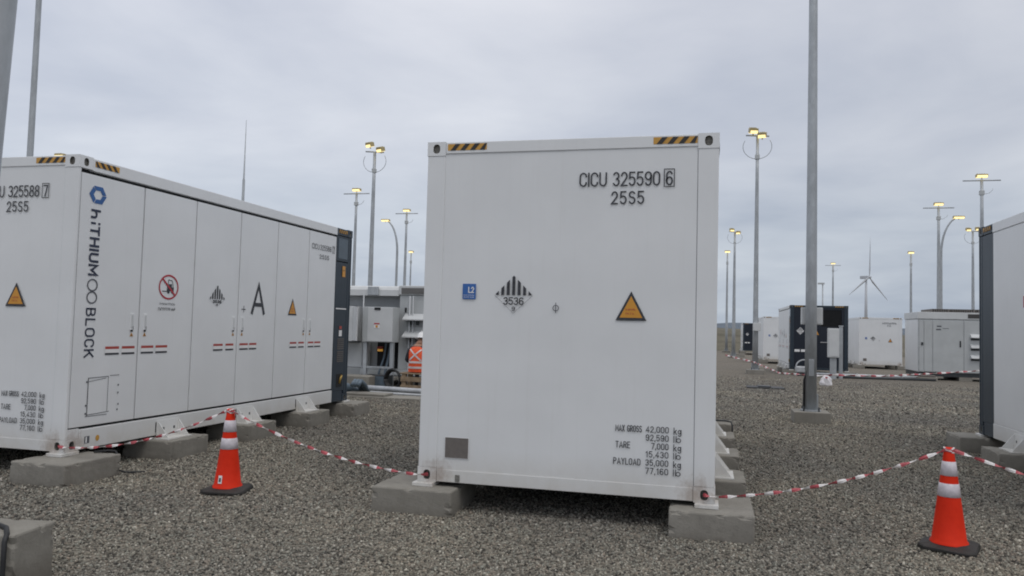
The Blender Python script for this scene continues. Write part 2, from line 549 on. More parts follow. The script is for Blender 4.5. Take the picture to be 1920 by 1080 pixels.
STROKES = {
    '0': (.56, [_O]), 'O': (.60, [[(x * 1.07, y) for x, y in _O]]), '1': (.34, [[(.04, .80), (.26, 1), (.26, 0)]]),
    '2': (.54, [_arc(.27, .72, .26, .28, 170, -35) + [(0, 0), (.54, 0)]]),
    '3': (.54, [_arc(.26, .76, .25, .24, 155, -80) + _arc(.26, .27, .28, .27, 80, -155)]),
    '4': (.58, [[(.42, 0), (.42, 1), (0, .27), (.40, .27)], [(.45, .27), (.58, .27)]]),
    '5': (.54, [[(.50, 1), (.05, 1), (.03, .55)] + _arc(.26, .32, .28, .32, 115, -150)]),
    '6': (.56, [_SIX]), '9': (.56, [[(.56 - x, 1 - y) for x, y in _SIX]]), '7': (.54, [[(0, 1), (.54, 1), (.20, 0)]]),
    '8': (.56, [_arc(.28, .76, .24, .24, -90, 270, 14), _arc(.28, .26, .28, .26, 90, 450, 14)]),
    'C': (.54, [[(.54, .74)] + _arc(.28, .72, .28, .28, 25, 180) + _arc(.28, .28, .28, .28, 180, 335) + [(.54, .26)]]),
    'G': (.58, [_arc(.29, .72, .29, .28, 20, 180) + _arc(.29, .28, .29, .28, 180, 360) + [(.58, .46), (.32, .46)]]),
    'I': (.0, [[(0, 0), (0, 1)]]), 'l': (.0, [[(0, 0), (0, 1)]]),
    'U': (.56, [[(0, 1)] + _arc(.28, .28, .28, .28, 180, 360) + [(.56, 1)]]),
    'S': (.54, [_arc(.27, .755, .25, .245, 25, 255) + _arc(.27, .265, .27, .265, 75, -155)]),
    'M': (.72, [[(0, 0), (0, 1), (.36, .30), (.72, 1), (.72, 0)]]),
    'A': (.64, [[(0, 0), (.32, 1), (.64, 0)], [(.13, .29), (.51, .29)]]),
    'X': (.56, [[(0, 0), (.56, 1)], [(0, 1), (.25, .55)], [(.31, .45), (.56, 0)]]),
    'R': (.56, [[(0, 0), (0, 1), (.28, 1)] + _arc(.28, .75, .26, .25, 90, -90) + [(.06, .5)], [(.30, .47), (.56, 0)]]),
    'P': (.54, [[(0, 0), (0, 1), (.28, 1)] + _arc(.28, .74, .26, .26, 90, -90) + [(.06, .48)]]),
    'D': (.56, [[(0, 0), (0, 1), (.26, 1)] + _arc(.26, .70, .30, .30, 90, 0) + _arc(.26, .30, .30, .30, 0, -90) + [(0, 0)]]),
    'B': (.56, [[(0, 0), (0, 1), (.28, 1)] + _arc(.28, .76, .24, .24, 90, -90) + [(.06, .52)], [(.32, .50)] + _arc(.28, .25, .28, .25, 80, -90) + [(.05, 0)]]),
    'T': (.56, [[(0, 1), (.56, 1)], [(.28, .95), (.28, 0)]]), 'L': (.48, [[(0, 1), (0, 0), (.48, 0)]]),
    'E': (.48, [[(.48, 1), (0, 1), (0, 0), (.48, 0)], [(.06, .52), (.42, .52)]]),
    'Y': (.58, [[(0, 1), (.29, .48), (.58, 1)], [(.29, .44), (.29, 0)]]),
    'H': (.58, [[(0, 0), (0, 1)], [(.58, 0), (.58, 1)], [(.05, .52), (.53, .52)]]),
    'K': (.56, [[(0, 0), (0, 1)], [(.54, 1), (.07, .45)], [(.22, .58), (.56, 0)]]),
    'h': (.50, [[(0, 0), (0, 1)], [(.05, .46), (.22, .58)] + _arc(.25, .34, .25, .26, 80, 0) + [(.50, 0)]]),
    'k': (.46, [[(0, 0), (0, 1)], [(.43, .66), (.06, .30)], [(.18, .42), (.46, 0)]]),
    'g': (.48, [_arc(.24, .38, .24, .28, 0, 360, 14), [(.53, .68), (.53, -.08)] + _arc(.27, -.06, .26, .20, 0, -150)]),
    'b': (.48, [[(-.05, 1), (-.05, 0)], _arc(.24, .32, .24, .32, 0, 360, 14)]),
    ',': (.06, [[(.06, .08), (0, -.16)]]), ' ': (.30, []),
}
def stroke_text(mb, pl, txt, a0, a1, b0, b1, w, mat, off=0.003, rot=False, gap=0.24, desc=False):
    """single-line sign lettering drawn as ribbons of constant width w, filling the box"""
    x = 0.0; runs = []
    for ch in txt:
        gw, ps = STROKES[ch]
        for p in ps:
            runs.append([(x + q[0], q[1]) for q in p])
        x += gw + gap
    tot = x - gap
    lo = -0.26 if desc else 0.0
    h = w / 2
    for k, r in enumerate(runs):
        P = []
        for gx, gy in r:
            s_ = gx / tot; t_ = (gy - lo) / (1 - lo)
            if rot:
                q = Vector((a0 + h + (a1 - a0 - w) * t_, b1 - h - (b1 - b0 - w) * s_))
            else:
                q = Vector((a0 + h + (a1 - a0 - w) * s_, b0 + h + (b1 - b0 - w) * t_))
            if not P or (q - P[-1]).length > 1e-5:
                P.append(q)
        closed = len(P) > 3 and (P[0] - P[-1]).length < w * 0.2
        if not closed:       # square ends
            P[0] = P[0] - (P[1] - P[0]).normalized() * h * 0.9
            P[-1] = P[-1] + (P[-1] - P[-2]).normalized() * h * 0.9
        vs = []; n = len(P)
        for i in range(n):
            d0 = (P[i] - P[i - 1]).normalized() if i else ((P[0] - P[-2]).normalized() if closed else (P[1] - P[0]).normalized())
            d1 = (P[i + 1] - P[i]).normalized() if i < n - 1 else ((P[1] - P[0]).normalized() if closed else (P[-1] - P[-2]).normalized())
            n0 = Vector((-d0.y, d0.x)); n1_ = Vector((-d1.y, d1.x))
            m_ = n0 + n1_
            m_ = m_.normalized() if m_.length > 1e-4 else n0
            sc = min(2.2, 1 / max(0.3, m_.dot(n0)))
            for sg in (-1, 1):
                q = P[i] + m_ * (h * sc * sg)
                vs.append(pl.p(q.x, q.y, off + 0.0003 * (k % 4)))
        mb.add(vs, [(2 * i, 2 * i + 2, 2 * i + 3, 2 * i + 1) for i in range(n - 1)], mat)

# ------------------------------------------------------------------ setting: ground, far ridge, hills
def build_ground():
    ys = [-60, -20, -10, -4, 0, 4, 9] + list(range(12, 72, 4)) + [70, 90, 140, 260, 600, 1500, 4000]
    ys = sorted(set(ys))
    xs = [-3500, -800, -200, -80, -40, -20, -10, 0, 10, 20, 40, 80, 200, 800, 3500]
    vs = [(x, y, gz(y)) for y in ys for x in xs]
    n = len(xs)
    fs = [[j * n + i, j * n + i + 1, (j + 1) * n + i + 1, (j + 1) * n + i] for j in range(len(ys) - 1) for i in range(n - 1)]
    mb = MB(); mb.add(vs, fs, 'gravel_ground')
    tag(mb.build('ground'), kind='structure')
build_ground()

def ridge(name, y0, depth, h_fn, x0, x1, step, mat, zbase):
    prof = [(0.0, 0.0), (0.25, 0.45), (0.5, 0.85), (0.65, 1.0), (0.8, 0.95), (1.0, 0.2)]
    xs = np.arange(x0, x1 + step, step)
    vs = []; fs = []
    for x in xs:
        h = h_fn(x)
        for k, (a, b) in enumerate(prof):
            wob = 0.12 * math.sin(x * 0.9 / step + k * 1.7) + 0.08 * math.sin(x * 2.3 / step + k)
            vs.append((x, y0 + depth * (a + 0.04 * math.sin(x / step + k * 2)), zbase + h * (b + (wob * 0.18 if k else 0))))
    n = len(prof)
    for i in range(len(xs) - 1):
        for k in range(n - 1):
            fs.append([i * n + k, (i + 1) * n + k, (i + 1) * n + k + 1, i * n + k + 1])
    mb = MB(); mb.add(vs, fs, mat, True)
    return tag(mb.build(name), kind='structure')
ridge('earth_bank', 92, 14, lambda x: 2.75 + 0.22 * math.sin(x * 0.13) + 0.12 * math.sin(x * 0.41 + 1), -120, 140, 1.5, 'dry_earth', gz(100) - 0.1)
ridge('hills', 1500, 500, lambda x: 20 + 4 * math.sin(x * 0.004 + 0.6) + 2.0 * math.sin(x * 0.011) + 1.2 * math.sin(x * 0.031), -2600, 2600, 25, 'hills', gz(1500) - 1.0)

# loose stones lying on the yard around the camera (nobody could count them)
def build_gravel():
    rng = np.random.default_rng(3)
    phi = (1 + 5 ** 0.5) / 2
    ico = np.array([(-1, phi, 0), (1, phi, 0), (-1, -phi, 0), (1, -phi, 0), (0, -1, phi), (0, 1, phi), (0, -1, -phi), (0, 1, -phi), (phi, 0, -1), (phi, 0, 1), (-phi, 0, -1), (-phi, 0, 1)])
    ico /= np.linalg.norm(ico[0])
    icf = np.array([(0, 11, 5), (0, 5, 1), (0, 1, 7), (0, 7, 10), (0, 10, 11), (1, 5, 9), (5, 11, 4), (11, 10, 2), (10, 7, 6), (7, 1, 8), (3, 9, 4), (3, 4, 2), (3, 2, 6), (3, 6, 8), (3, 8, 9), (4, 9, 5), (2, 4, 11), (6, 2, 10), (8, 6, 7), (9, 8, 1)])
    octv = np.array([(1, 0, 0), (-1, 0, 0), (0, 1, 0), (0, -1, 0), (0, 0, 1), (0, 0, -1)], float)
    octf = np.array([(0, 2, 4), (2, 1, 4), (1, 3, 4), (3, 0, 4), (2, 0, 5), (1, 2, 5), (3, 1, 5), (0, 3, 5)])
    camp = np.array([2.3701, -6.3148])
    ang0 = math.atan2(FW.y, FW.x)
    allv = []; allf = []; off = 0
    for (r0, r1, cnt, base, fcs, lo, hi) in ((2.6, 6.5, 70000, octv, octf, 0.0055, 0.0130), (6.5, 11.0, 100000, octv, octf, 0.0065, 0.0150), (11.0, 18.0, 76000, octv, octf, 0.0095, 0.018), (18.0, 34.0, 52000, octv, octf, 0.014, 0.026)):
        r = np.sqrt(rng.uniform(r0 ** 2, r1 ** 2, cnt))
        if r1 > 30:
            r = r0 + (r1 - r0) * rng.beta(1.0, 1.5, cnt)
        a = ang0 + rng.uniform(-0.63, 0.63, cnt)
        x = camp[0] + r * np.cos(a); y = camp[1] + r * np.sin(a)
        z = -0.24 - 0.0119 * np.clip(y - 9, 0, 61)
        s = rng.uniform(lo, hi, cnt) * np.where(rng.random(cnt) < 0.06, 1.5, 1.0)
        k = len(base)
        P = base[None] * rng.uniform(0.72, 1.25, (cnt, k, 1)) * np.stack([rng.uniform(0.8, 1.3, cnt), rng.uniform(0.7, 1.1, cnt), rng.uniform(0.5, 0.9, cnt)], 1)[:, None, :]
        q = rng.normal(size=(cnt, 4)); q[:, 1:3] *= 0.45
        q /= np.linalg.norm(q, axis=1, keepdims=True)
        w, qx, qy, qz = q.T
        M = np.stack([1 - 2 * (qy * qy + qz * qz), 2 * (qx * qy - w * qz), 2 * (qx * qz + w * qy), 2 * (qx * qy + w * qz), 1 - 2 * (qx * qx + qz * qz), 2 * (qy * qz - w * qx), 2 * (qx * qz - w * qy), 2 * (qy * qz + w * qx), 1 - 2 * (qx * qx + qy * qy)], 1).reshape(-1, 3, 3)
        P = np.einsum('nij,nkj->nki', M, P) * s[:, None, None]
        P[..., 0] += x[:, None]; P[..., 1] += y[:, None]; P[..., 2] += (z + s * 0.22)[:, None]
        allv.append(P.reshape(-1, 3))
        F = fcs[None] + (np.arange(cnt) * k)[:, None, None] + off
        allf.append(F.reshape(-1, 3))
        off += cnt * k
    V = np.concatenate(allv); F = np.concatenate(allf)
    me = bpy.data.meshes.new('gravel')
    me.vertices.add(len(V)); me.vertices.foreach_set('co', V.astype(np.float32).ravel())
    me.loops.add(F.size); me.loops.foreach_set('vertex_index', F.astype(np.int32).ravel())
    me.polygons.add(len(F))
    me.polygons.foreach_set('loop_start', np.arange(0, F.size, 3, dtype=np.int32))
    me.update(calc_edges=True)
    me.materials.append(MATS['gravel_stone'])
    o = bpy.data.objects.new('gravel', me)
    COL.objects.link(o)
    tag(o, 'loose grey and brown crushed stone covering the yard', 'gravel', kind='stuff')
build_gravel()

# ------------------------------------------------------------------ battery containers
CW, CH, CL = 2.438, 2.896, 6.058
FRONT = Plane((0, 0, 0), (1, 0, 0), (0, 0, 1))            # near end, faces -Y
SIDE = Plane((CW, 0, 0), (0, 1, 0), (0, 0, 1))            # faces +X
LSIDE = Plane((0, CL, 0), (0, -1, 0), (0, 0, 1))          # faces -X
REAR = Plane((CW, CL, 0), (-1, 0, 0), (0, 0, 1))          # faces +Y
RECESS = -0.008

def casting(parent, x0, y0, z0, mat, faces):
    """corner fitting: block with real oval apertures in the outer faces"""
    lx, ly, lz = 0.162, 0.178, 0.118
    mb = MB()
    ex = 0.004
    X0, X1 = (x0 - ex, x0 + lx) if x0 < 1 else (x0, x0 + lx + ex)
    Y0, Y1 = (y0 - ex, y0 + ly) if y0 < 1 else (y0, y0 + ly + ex)
    Z0, Z1 = (z0 - 0.002, z0 + lz) if z0 < 1 else (z0, z0 + lz + 0.004)
    c = [(X0, Y0, Z0), (X1, Y0, Z0), (X1, Y1, Z0), (X0, Y1, Z0), (X0, Y0, Z1), (X1, Y0, Z1), (X1, Y1, Z1), (X0, Y1, Z1)]
    quads = {'-y': (0, 1, 5, 4), '+y': (2, 3, 7, 6), '-x': (3, 0, 4, 7), '+x': (1, 2, 6, 5), 'b': (3, 2, 1, 0), 't': (4, 5, 6, 7)}
    for k, q in quads.items():
        P = [Vector(c[i]) for i in q]
        if k not in faces:
            mb.add(P, [(0, 1, 2, 3)], mat)
            continue
        u = P[1] - P[0]; v = P[3] - P[0]; n = u.cross(v).normalized()
        cen = P[0] + u * 0.5 + v * 0.5
        hu, hv = u.length / 2, v.length / 2
        u.normalize(); v.normalize()
        K = 24
        inn = []; out = []; back = []
        for i in range(K):
            t = 2 * math.pi * i / K
            cu, cv = math.cos(t), math.sin(t)
            s = 1 / max(abs(cu), abs(cv))
            out.append(cen + u * cu * s * hu + v * cv * s * hv)
            rr = (0.031, 0.040)
            pt = cen + u * math.copysign(abs(cu) ** 0.8, cu) * rr[0] + v * math.copysign(abs(cv) ** 0.8, cv) * rr[1]
            inn.append(pt); back.append(pt - n * (0.022 if z0 > 1 else 0.05))
        o = out + inn + back
        fs = []; fb = []
        for i in range(K):
            j = (i + 1) % K
            fs.append((i, j, K + j, K + i)); fb.append((K + i, K + j, 2 * K + j, 2 * K + i))
        mb.add(o, fs, mat)
        mb.add(o, fb + [tuple(range(2 * K, 3 * K))], 'casting_hole')
    return mb.build('corner_casting', parent)

def hazard(parent, pl, a0, a1, b0, b1, slant=1, off=0.004, n=4):
    mb = MB()
    pl.rect(mb, a0, a1, b0, b1, 'hazard_yellow', off)
    h = b1 - b0; w = (a1 - a0) / n
    for i in range(n):
        s = a0 + w * (i + 0.28)
        pts = [(s, b0), (s + w * 0.5, b0), (s + w * 0.5 + h * 0.8 * slant, b1), (s + h * 0.8 * slant, b1)]
        pts = [(min(max(a, a0), a1), b) for a, b in pts]
        pl.poly(mb, pts, 'hazard_black', off + 0.002)
    return mb.build('hazard_stripe', parent)

def scribble(mb, pl, a0, a1, b0, b1, mat, off, seed=0, gap=0.35):
    """lettering too small to read in the photograph: strokes of the same height and rhythm"""
    rg = random.Random(seed); h = b1 - b0; x = a0
    while x < a1 - h * 0.3:
        w = h * rg.uniform(0.40, 0.62)
        t = h * 0.17
        pl.rect(mb, x, x + t, b0, b1, mat, off)
        k = rg.random()
        if k < 0.4:
            pl.rect(mb, x + t, x + w, b1 - t, b1, mat, off)
        if k > 0.25:
            pl.rect(mb, x + t, x + w, b0 + h * 0.42, b0 + h * 0.42 + t, mat, off)
        if k > 0.6:
            pl.rect(mb, x + w - t, x + w, b0, b0 + h * 0.42, mat, off)
        x += w + h * 0.22
        if rg.random() < 0.12:
            x += h * gap

def triangle(parent, pl, ca, b0, w, h, off=0.003, seed=1):
    mb = MB()
    pl.poly(mb, [(ca - w / 2, b0), (ca + w / 2, b0), (ca, b0 + h)], 'black_ink', off)
    k = 0.74
    pl.poly(mb, [(ca - w / 2 * k, b0 + h * 0.095), (ca + w / 2 * k, b0 + h * 0.095), (ca, b0 + h * (0.095 + k))], 'sign_yellow', off + 0.002)
    scribble(mb, pl, ca - w * 0.17, ca + w * 0.17, b0 + h * 0.34, b0 + h * 0.41, 'stripe_red', off + 0.004, seed)
    scribble(mb, pl, ca - w * 0.17, ca + w * 0.10, b0 + h * 0.20, b0 + h * 0.27, 'stripe_red', off + 0.004, seed + 5)
    return mb.build('warning_triangle', parent)

def diamond(parent, pl, ca, bc, half, top, bot, off=0.003, num='3536', backing=False):
    mb = MB()
    if backing:
        pl.poly(mb, [(ca - half, bc), (ca, bc - bot), (ca + half, bc), (ca, bc + top)], 'sticker_white', off)
    o2 = off + 0.002
    k = 0.93
    for i in range(7):
        x0 = ca - half * k + 2 * half * k * (i + 0.22) / 7
        x1 = ca - half * k + 2 * half * k * (i + 0.78) / 7
        f = lambda x: bc + top * k * (1 - abs(x - ca) / (half * k))
        pts = [(x0, bc), (x1, bc), (x1, f(x1))]
        if x0 < ca < x1:
            pts.append((ca, f(ca)))
        pts.append((x0, f(x0)))
        pl.poly(mb, pts, 'black_ink', o2)
    stroke_text(mb, pl, num, ca - half * 0.5, ca + half * 0.5, bc - bot * 0.50, bc - bot * 0.10, half * 0.052, 'black_ink', o2)
    stroke_text(mb, pl, '9', ca - half * 0.08, ca + half * 0.08, bc - bot * 0.82, bc - bot * 0.58, half * 0.036, 'black_ink', o2)
    for s in (-1, 1):
        pl.line(mb, ca + s * half * k, bc, ca, bc - bot * k, 0.0022, 'grey_ink', o2)
    return mb.build('hazard_diamond', parent)

def number_block(parent, pl, code, digits, check, boxes, second):
    mb = MB()
    (a0, a1), (c0, c1), (k0, k1), b0, b1 = boxes
    sw = (b1 - b0) * 0.108
    stroke_text(mb, pl, code, a0, a1, b0, b1, sw, 'black_ink')
    stroke_text(mb, pl, digits, c0, c1, b0, b1, sw, 'black_ink')
    stroke_text(mb, pl, check, k0 + 0.016, k1 - 0.014, b0, b1, sw, 'black_ink')
    t = 0.007
    pl.rect(mb, k0, k0 + t, b0 - 0.012, b1 + 0.018, 'black_ink')
    pl.rect(mb, k1 - t, k1, b0 - 0.012, b1 + 0.018, 'black_ink')
    pl.rect(mb, k0 + t, k1 - t, b1 + 0.011, b1 + 0.018, 'black_ink')
    pl.rect(mb, k0 + t, k1 - t, b0 - 0.012, b0 - 0.005, 'black_ink')
    s0, s1, t0, t1 = second
    m2 = MB()
    stroke_text(m2, pl, '25S5', s0, s1, t0, t1, sw, 'black_ink', gap=0.32)
    m2.build('size_code', parent)
    return mb.build('container_number', parent)

def weights(parent, pl, sx):
    mb = MB()
    rows = [('MAX GROSS', '42,000', 'kg'), (None, '92,590', 'lb'), ('TARE', '7,000', 'kg'), (None, '15,430', 'lb'), ('PAYLOAD', '35,000', 'kg'), (None, '77,160', 'lb')]
    wid = {'MAX GROSS': (1.663, 1.873), 'TARE': (1.666, 1.783), 'PAYLOAD': (1.651, 1.867)}
    for i, (a, b, c) in enumerate(rows):
        z1 = 0.566 - i * 0.0652
        z0 = z1 - 0.053
        words = [('weight_value', b, 1.904 if i != 2 else 1.948, 2.083, z0 - 0.008), ('weight_unit', c, 2.12, 2.178, z0 - (0.016 if c == 'kg' else 0))]
        if a:
            words.append(('weight_name', a, wid[a][0], wid[a][1], z0))
        for nm, t, x0, x1, zb in words:
            mb = MB()
            stroke_text(mb, pl, t, x0 + sx, x1 + sx, zb, z1, 0.0062, 'black_ink', desc=(t == 'kg' or ',' in t), gap=0.30)
            mb.build(nm, parent)

SEAMS = [0.037, 0.940, 1.842, 2.770, 3.688, 4.590, 5.495]

def make_container(label, loc, rz=0.0, digits=None, check=None, number_on_side=None, door_marks=True, brand=False):
    root = empty('battery_container', loc, rz)
    tag(root, label, 'battery container', 'white battery storage containers in the yard')
    WP, NP = 'white_paint', 'navy_paint'
    NS = 5.50                                       # navy rear section begins
    # dark core just inside the skins whose black stands in for shade in the gaps
    MB().box(0.05, CW - 0.05, 0.05, CL - 0.05, 0.16, CH - 0.06, 'gap_dark').build('dark_core', root)
    MB().box(0.10, CW - 0.10, 0.06, CL - 0.06, 0.06, 0.155, 'steel_dark').build('underframe', root)
    # near end
    e = MB()
    e.box(0.1605, 1.213, -RECESS, 0.045, 0.109, 2.7955, WP)
    e.box(1.213, CW - 0.1632, -RECESS - 0.0015, 0.045, 0.109, 2.7955, WP)
    e.build('end_panel', root)
    for x0 in (0.0, CW - 0.16):
        MB().box(x0, x0 + 0.16, 0, 0.034, 0.118, CH - 0.118, WP, 0.006).build('corner_post', root)
    MB().box(0.163, CW - 0.163, -0.002, 0.05, 2.796, CH - 0.003, WP, 0.005).build('end_top_rail', root)
    MB().box(0.163, CW - 0.163, 0.002, 0.05, 0.004, 0.108, WP, 0.004).build('end_bottom_rail', root)
    # long sides: rails
    for x0, x1 in ((CW - 0.06, CW + 0.004), (-0.004, 0.06)):
        MB().box(x0, x1, 0.18, NS, 2.768, CH - 0.002, WP, 0.006).build('side_top_rail', root)
        MB().box(x0, x1 - 0.002 if x0 > 1 else x1, 0.18, NS, 0.004, 0.200, WP, 0.006).build('side_bottom_rail', root)
        MB().box(x0 + 0.004, x1 - 0.004, NS, CL - 0.18, 2.776, CH - 0.004, NP, 0.004).build('rear_top_rail', root)
        MB().box(x0 + 0.006, x1 - 0.006, NS, CL - 0.18, 0.004, 0.17, NP, 0.004).build('rear_bottom_rail', root)
    MB().box(0.05, CW - 0.05, 0.05, CL - 0.05, CH - 0.055, CH - 0.014, WP).build('roof', root)
    MB().box(CW - 0.05, CW - 0.004, 0.036, 0.178, 0.119, 0.212, WP, 0.003).build('corner_gusset', root)
    # doors on the +X side
    doors = []
    for i in range(6):
        d = MB().box(CW - 0.045, CW - 0.004, SEAMS[i] + 0.010, SEAMS[i + 1] - 0.010, 0.226, 2.734, WP, 0.004).build('door', root)
        doors.append(d)
    MB().box(0.004, 0.045, 0.037, NS - 0.004, 0.204, 2.764, WP, 0.003).build('side_panel', root)
    # navy rear section
    for x0, x1, pl in ((CW - 0.045, CW - 0.008, SIDE), (0.008, 0.045, None)):
        mb = MB()
        if pl:
            mb.box(x0, x1, NS + 0.004, CL - 0.12, 0.175, 2.33, NP, 0.004)
            mb.box(x0, x1, NS + 0.004, CL - 0.12, 2.345, 2.77, NP, 0.004)
        else:
            mb.box(x0, x1, NS + 0.004, CL - 0.12, 0.175, 2.77, NP, 0.004)
        mb.box(x0 - 0.002, x1 + 0.002, CL - 0.118, CL - 0.002, 0.12, CH - 0.12, NP, 0.006)
        mb.build('rear_side_panel', root)
    gl = MB().box(CW - 0.02, CW - 0.004, 5.57, 5.91, 2.39, 2.73, 'window_glass').build('side_window', root)
    mb = MB()
    SIDE.rect(mb, 5.73, 5.84, 2.09, 2.27, 'sign_yellow', 0.0)
    scribble(mb, SIDE, 5.75, 5.82, 2.19, 2.21, 'black_ink', 0.002, 3)
    mb.build('tag_sticker', root); mb = MB()
    SIDE.rect(mb, 5.54, 5.92, 1.540, 1.560, 'sticker_white', 0.0)
    mb.build('panel_strip', root); mb = MB()
    SIDE.rect(mb, 5.68, 5.79, 1.09, 1.19, 'sticker_white', 0.0)
    SIDE.rect(mb, 5.69, 5.78, 1.21, 1.26, 'stripe_red', 0.0)
    mb.build('rear_sticker', root)
    for z in (0.66, 0.87):
        g = MB()
        g.box(CW - 0.012, CW - 0.003, 5.66, 5.88, z, z + 0.18, 'sticker_grey')
        for k in range(5):
            g.box(CW - 0.004, CW + 0.002, 5.67, 5.87, z + 0.02 + k * 0.033, z + 0.035 + k * 0.033, 'steel_dark')
        g.build('vent_grille', root)
    v = MB()
    v.box(CW - 0.012, CW - 0.002, 5.66, 5.86, 0.24, 0.46, 'gap_dark')
    v.tube([(CW, 5.76, 0.30), (CW + 0.02, 5.76, 0.38), (CW + 0.02, 5.80, 0.43)], 0.018, 'brass')
    v.build('hose_valve', root)
    # navy rear end face: two door leaves, a louvred intake in the upper part of one
    r = MB()
    r.box(1.222, 2.275, CL - 0.05, CL - 0.012, 0.112, 2.79, 'navy_dark', 0.004)
    r.build('rear_door', root)
    r = MB()
    r.box(0.163, 1.214, CL - 0.05, CL - 0.012, 0.112, 1.95, 'navy_dark', 0.004)
    r.box(0.163, 0.27, CL - 0.05, CL - 0.013, 1.95, 2.79, 'navy_dark')
    r.box(1.13, 1.213, CL - 0.05, CL - 0.013, 1.95, 2.79, 'navy_dark')
    r.box(0.27, 1.13, CL - 0.05, CL - 0.013, 2.70, 2.79, 'navy_dark')
    rd = r.build('rear_door', root)
    g = MB()
    g.box(0.27, 1.13, CL - 0.075, CL - 0.06, 1.95, 2.70, 'gap_dark')
    for k in range(12):
        z = 1.975 + k * 0.06
        g.box(0.28, 1.12, CL - 0.05, CL - 0.03, z, z + 0.016, 'gap_dark')
    g.build('rear_louvre', rd)
    m_ = MB(); m_.box(0.70, 1.16, CL - 0.011, CL + 0.012, 1.235, 1.262, 'handle_metal', 0.004); m_.build('lock_bar', rd)
    for x0 in (0.0, CW - 0.16):
        MB().box(x0, x0 + 0.16, CL - 0.034, CL, 0.118, CH - 0.118, NP, 0.006).build('corner_post', root)
    MB().box(0.163, CW - 0.163, CL - 0.05, CL + 0.002, 2.796, CH - 0.003, NP, 0.005).build('end_top_rail', root)
    MB().box(0.163, CW - 0.163, CL - 0.05, CL - 0.002, 0.004, 0.108, NP, 0.004).build('end_bottom_rail', root)
    hazard(root, REAR, 0.19, 0.55, 2.82, 2.875, 1)
    hazard(root, REAR, 1.90, 2.26, 2.82, 2.875, 1)
    diamond(root, REAR, 0.43, 1.74, 0.17, 0.17, 0.17, off=-0.008, backing=True)
    triangle(root, REAR, 1.12, 1.56, 0.26, 0.25, off=-0.008, seed=9)
    for a0 in (0.19, 0.46):
        mb = MB()
        REAR.rect(mb, a0, a0 + 0.22, 0.80, 0.91, 'sticker_white', -0.009)
        mb.build('rear_label', root)
    # corner fittings
    for zi, z0 in ((0, 0.0), (1, CH - 0.118)):
        tb = 't' if zi else 'b'
        casting(root, 0.0, 0.0, z0, WP, ('-y', '-x', tb))
        casting(root, CW - 0.162, 0.0, z0, WP, ('-y', '+x', tb))
        casting(root, 0.0, CL - 0.178, z0, NP, ('+y', '-x', tb))
        casting(root, CW - 0.162, CL - 0.178, z0, NP, ('+y', '+x', tb))
    # hazard strips
    hazard(root, FRONT, 0.18, 0.528, 2.822, 2.878, 1)
    hazard(root, FRONT, 1.925, 2.272, 2.822, 2.878, 1)
    hazard(root, SIDE, 0.20, 0.53, 2.815, 2.872, -1, off=0.007)
    hazard(root, SIDE, 5.56, 5.86, 2.815, 2.872, -1, off=0.003)
    hazard(root, LSIDE, 0.20, 0.50, 2.815, 2.872, 1, off=0.007)
    # brackets that stand on the footings, both sides
    for s, x in ((1, CW), (-1, 0.0)):
        for yc in (1.47, 3.00, 4.53):
            b = MB()
            hw = 0.19
            q = [(x + s * 0.006, 0.165), (x + s * 0.018, 0.165), (x + s * 0.030, -0.022), (x + s * 0.012, -0.022)]
            vs = [(a, yc - hw, z) for a, z in q] + [(a, yc + hw, z) for a, z in q]
            fs = [(0, 1, 2, 3), (7, 6, 5, 4), (0, 4, 5, 1), (1, 5, 6, 2), (2, 6, 7, 3), (3, 7, 4, 0)]
            b.add(vs, fs, WP)
            for yy in (yc - hw + 0.012, yc + hw - 0.024):
                w = [(x + s * 0.003, 0.15), (x + s * 0.03, 0.15), (x + s * 0.165, -0.022), (x + s * 0.003, -0.022)]
                vs = [(a, yy, z) for a, z in w] + [(a, yy + 0.012, z) for a, z in w]
                b.add(vs, [(0, 1, 2, 3), (7, 6, 5, 4), (0, 4, 5, 1), (1, 5, 6, 2), (2, 6, 7, 3), (3, 7, 4, 0)], WP)
            x0, x1 = sorted((x - s * 0.05, x + s * 0.185))
            b.box(x0, x1, yc - hw - 0.02, yc + hw + 0.02, -0.034, -0.022, WP)
            for yy in (yc - hw - 0.006, yc + hw - 0.006):
                x0, x1 = sorted((x + s * 0.003, x + s * 0.010))
                b.box(x0, x1, yy, yy + 0.014, 0.04, 0.15, 'gap_dark')
            for yy in (yc - 0.10, yc + 0.08):
                x0, x1 = sorted((x + s * 0.018, x + s * 0.026))
                b.box(x0, x1, yy, yy + 0.028, 0.055, 0.085, 'steel_dark')
            b.build('mounting_bracket', root)
    # base plates under the four corner fittings
    for x0 in (-0.03, CW - 0.15):
        for y0 in (-0.06, CL - 0.15):
            MB().box(x0, x0 + 0.18, y0, y0 + 0.22, -0.034, -0.003, WP, 0.004).build('base_plate', root)
    # near end markings
    if digits:
        number_block(root, FRONT, 'CICU', digits, check, ((1.329, 1.556), (1.603, 1.984), (2.012, 2.098), 2.486, 2.604), (1.592, 1.86, 2.338, 2.446))
        weights(root, FRONT, 0.0)
    triangle(root, FRONT, 1.77, 1.398, 0.246, 0.235, seed=2)
    diamond(root, FRONT, 0.796, 1.586, 0.176, 0.176, 0.162, num='3536')
    mb = MB()
    FRONT.rect(mb, 0.350, 0.467, 1.548, 1.677, 'sticker_blue')
    stroke_text(mb, FRONT, 'L2', 0.400, 0.452, 1.600, 1.652, 0.008, 'sticker_white', 0.005)
    for i in range(2):
        scribble(mb, FRONT, 0.360, 0.455, 1.560 + i * 0.016, 1.568 + i * 0.016, 'sticker_white', 0.005, 20 + i)
    mb.build('lifting_sticker', root)
    mb = MB()
    FRONT.ring(mb, 1.155, 1.486, 0.026, 0.026, 0.006, 'grey_ink')
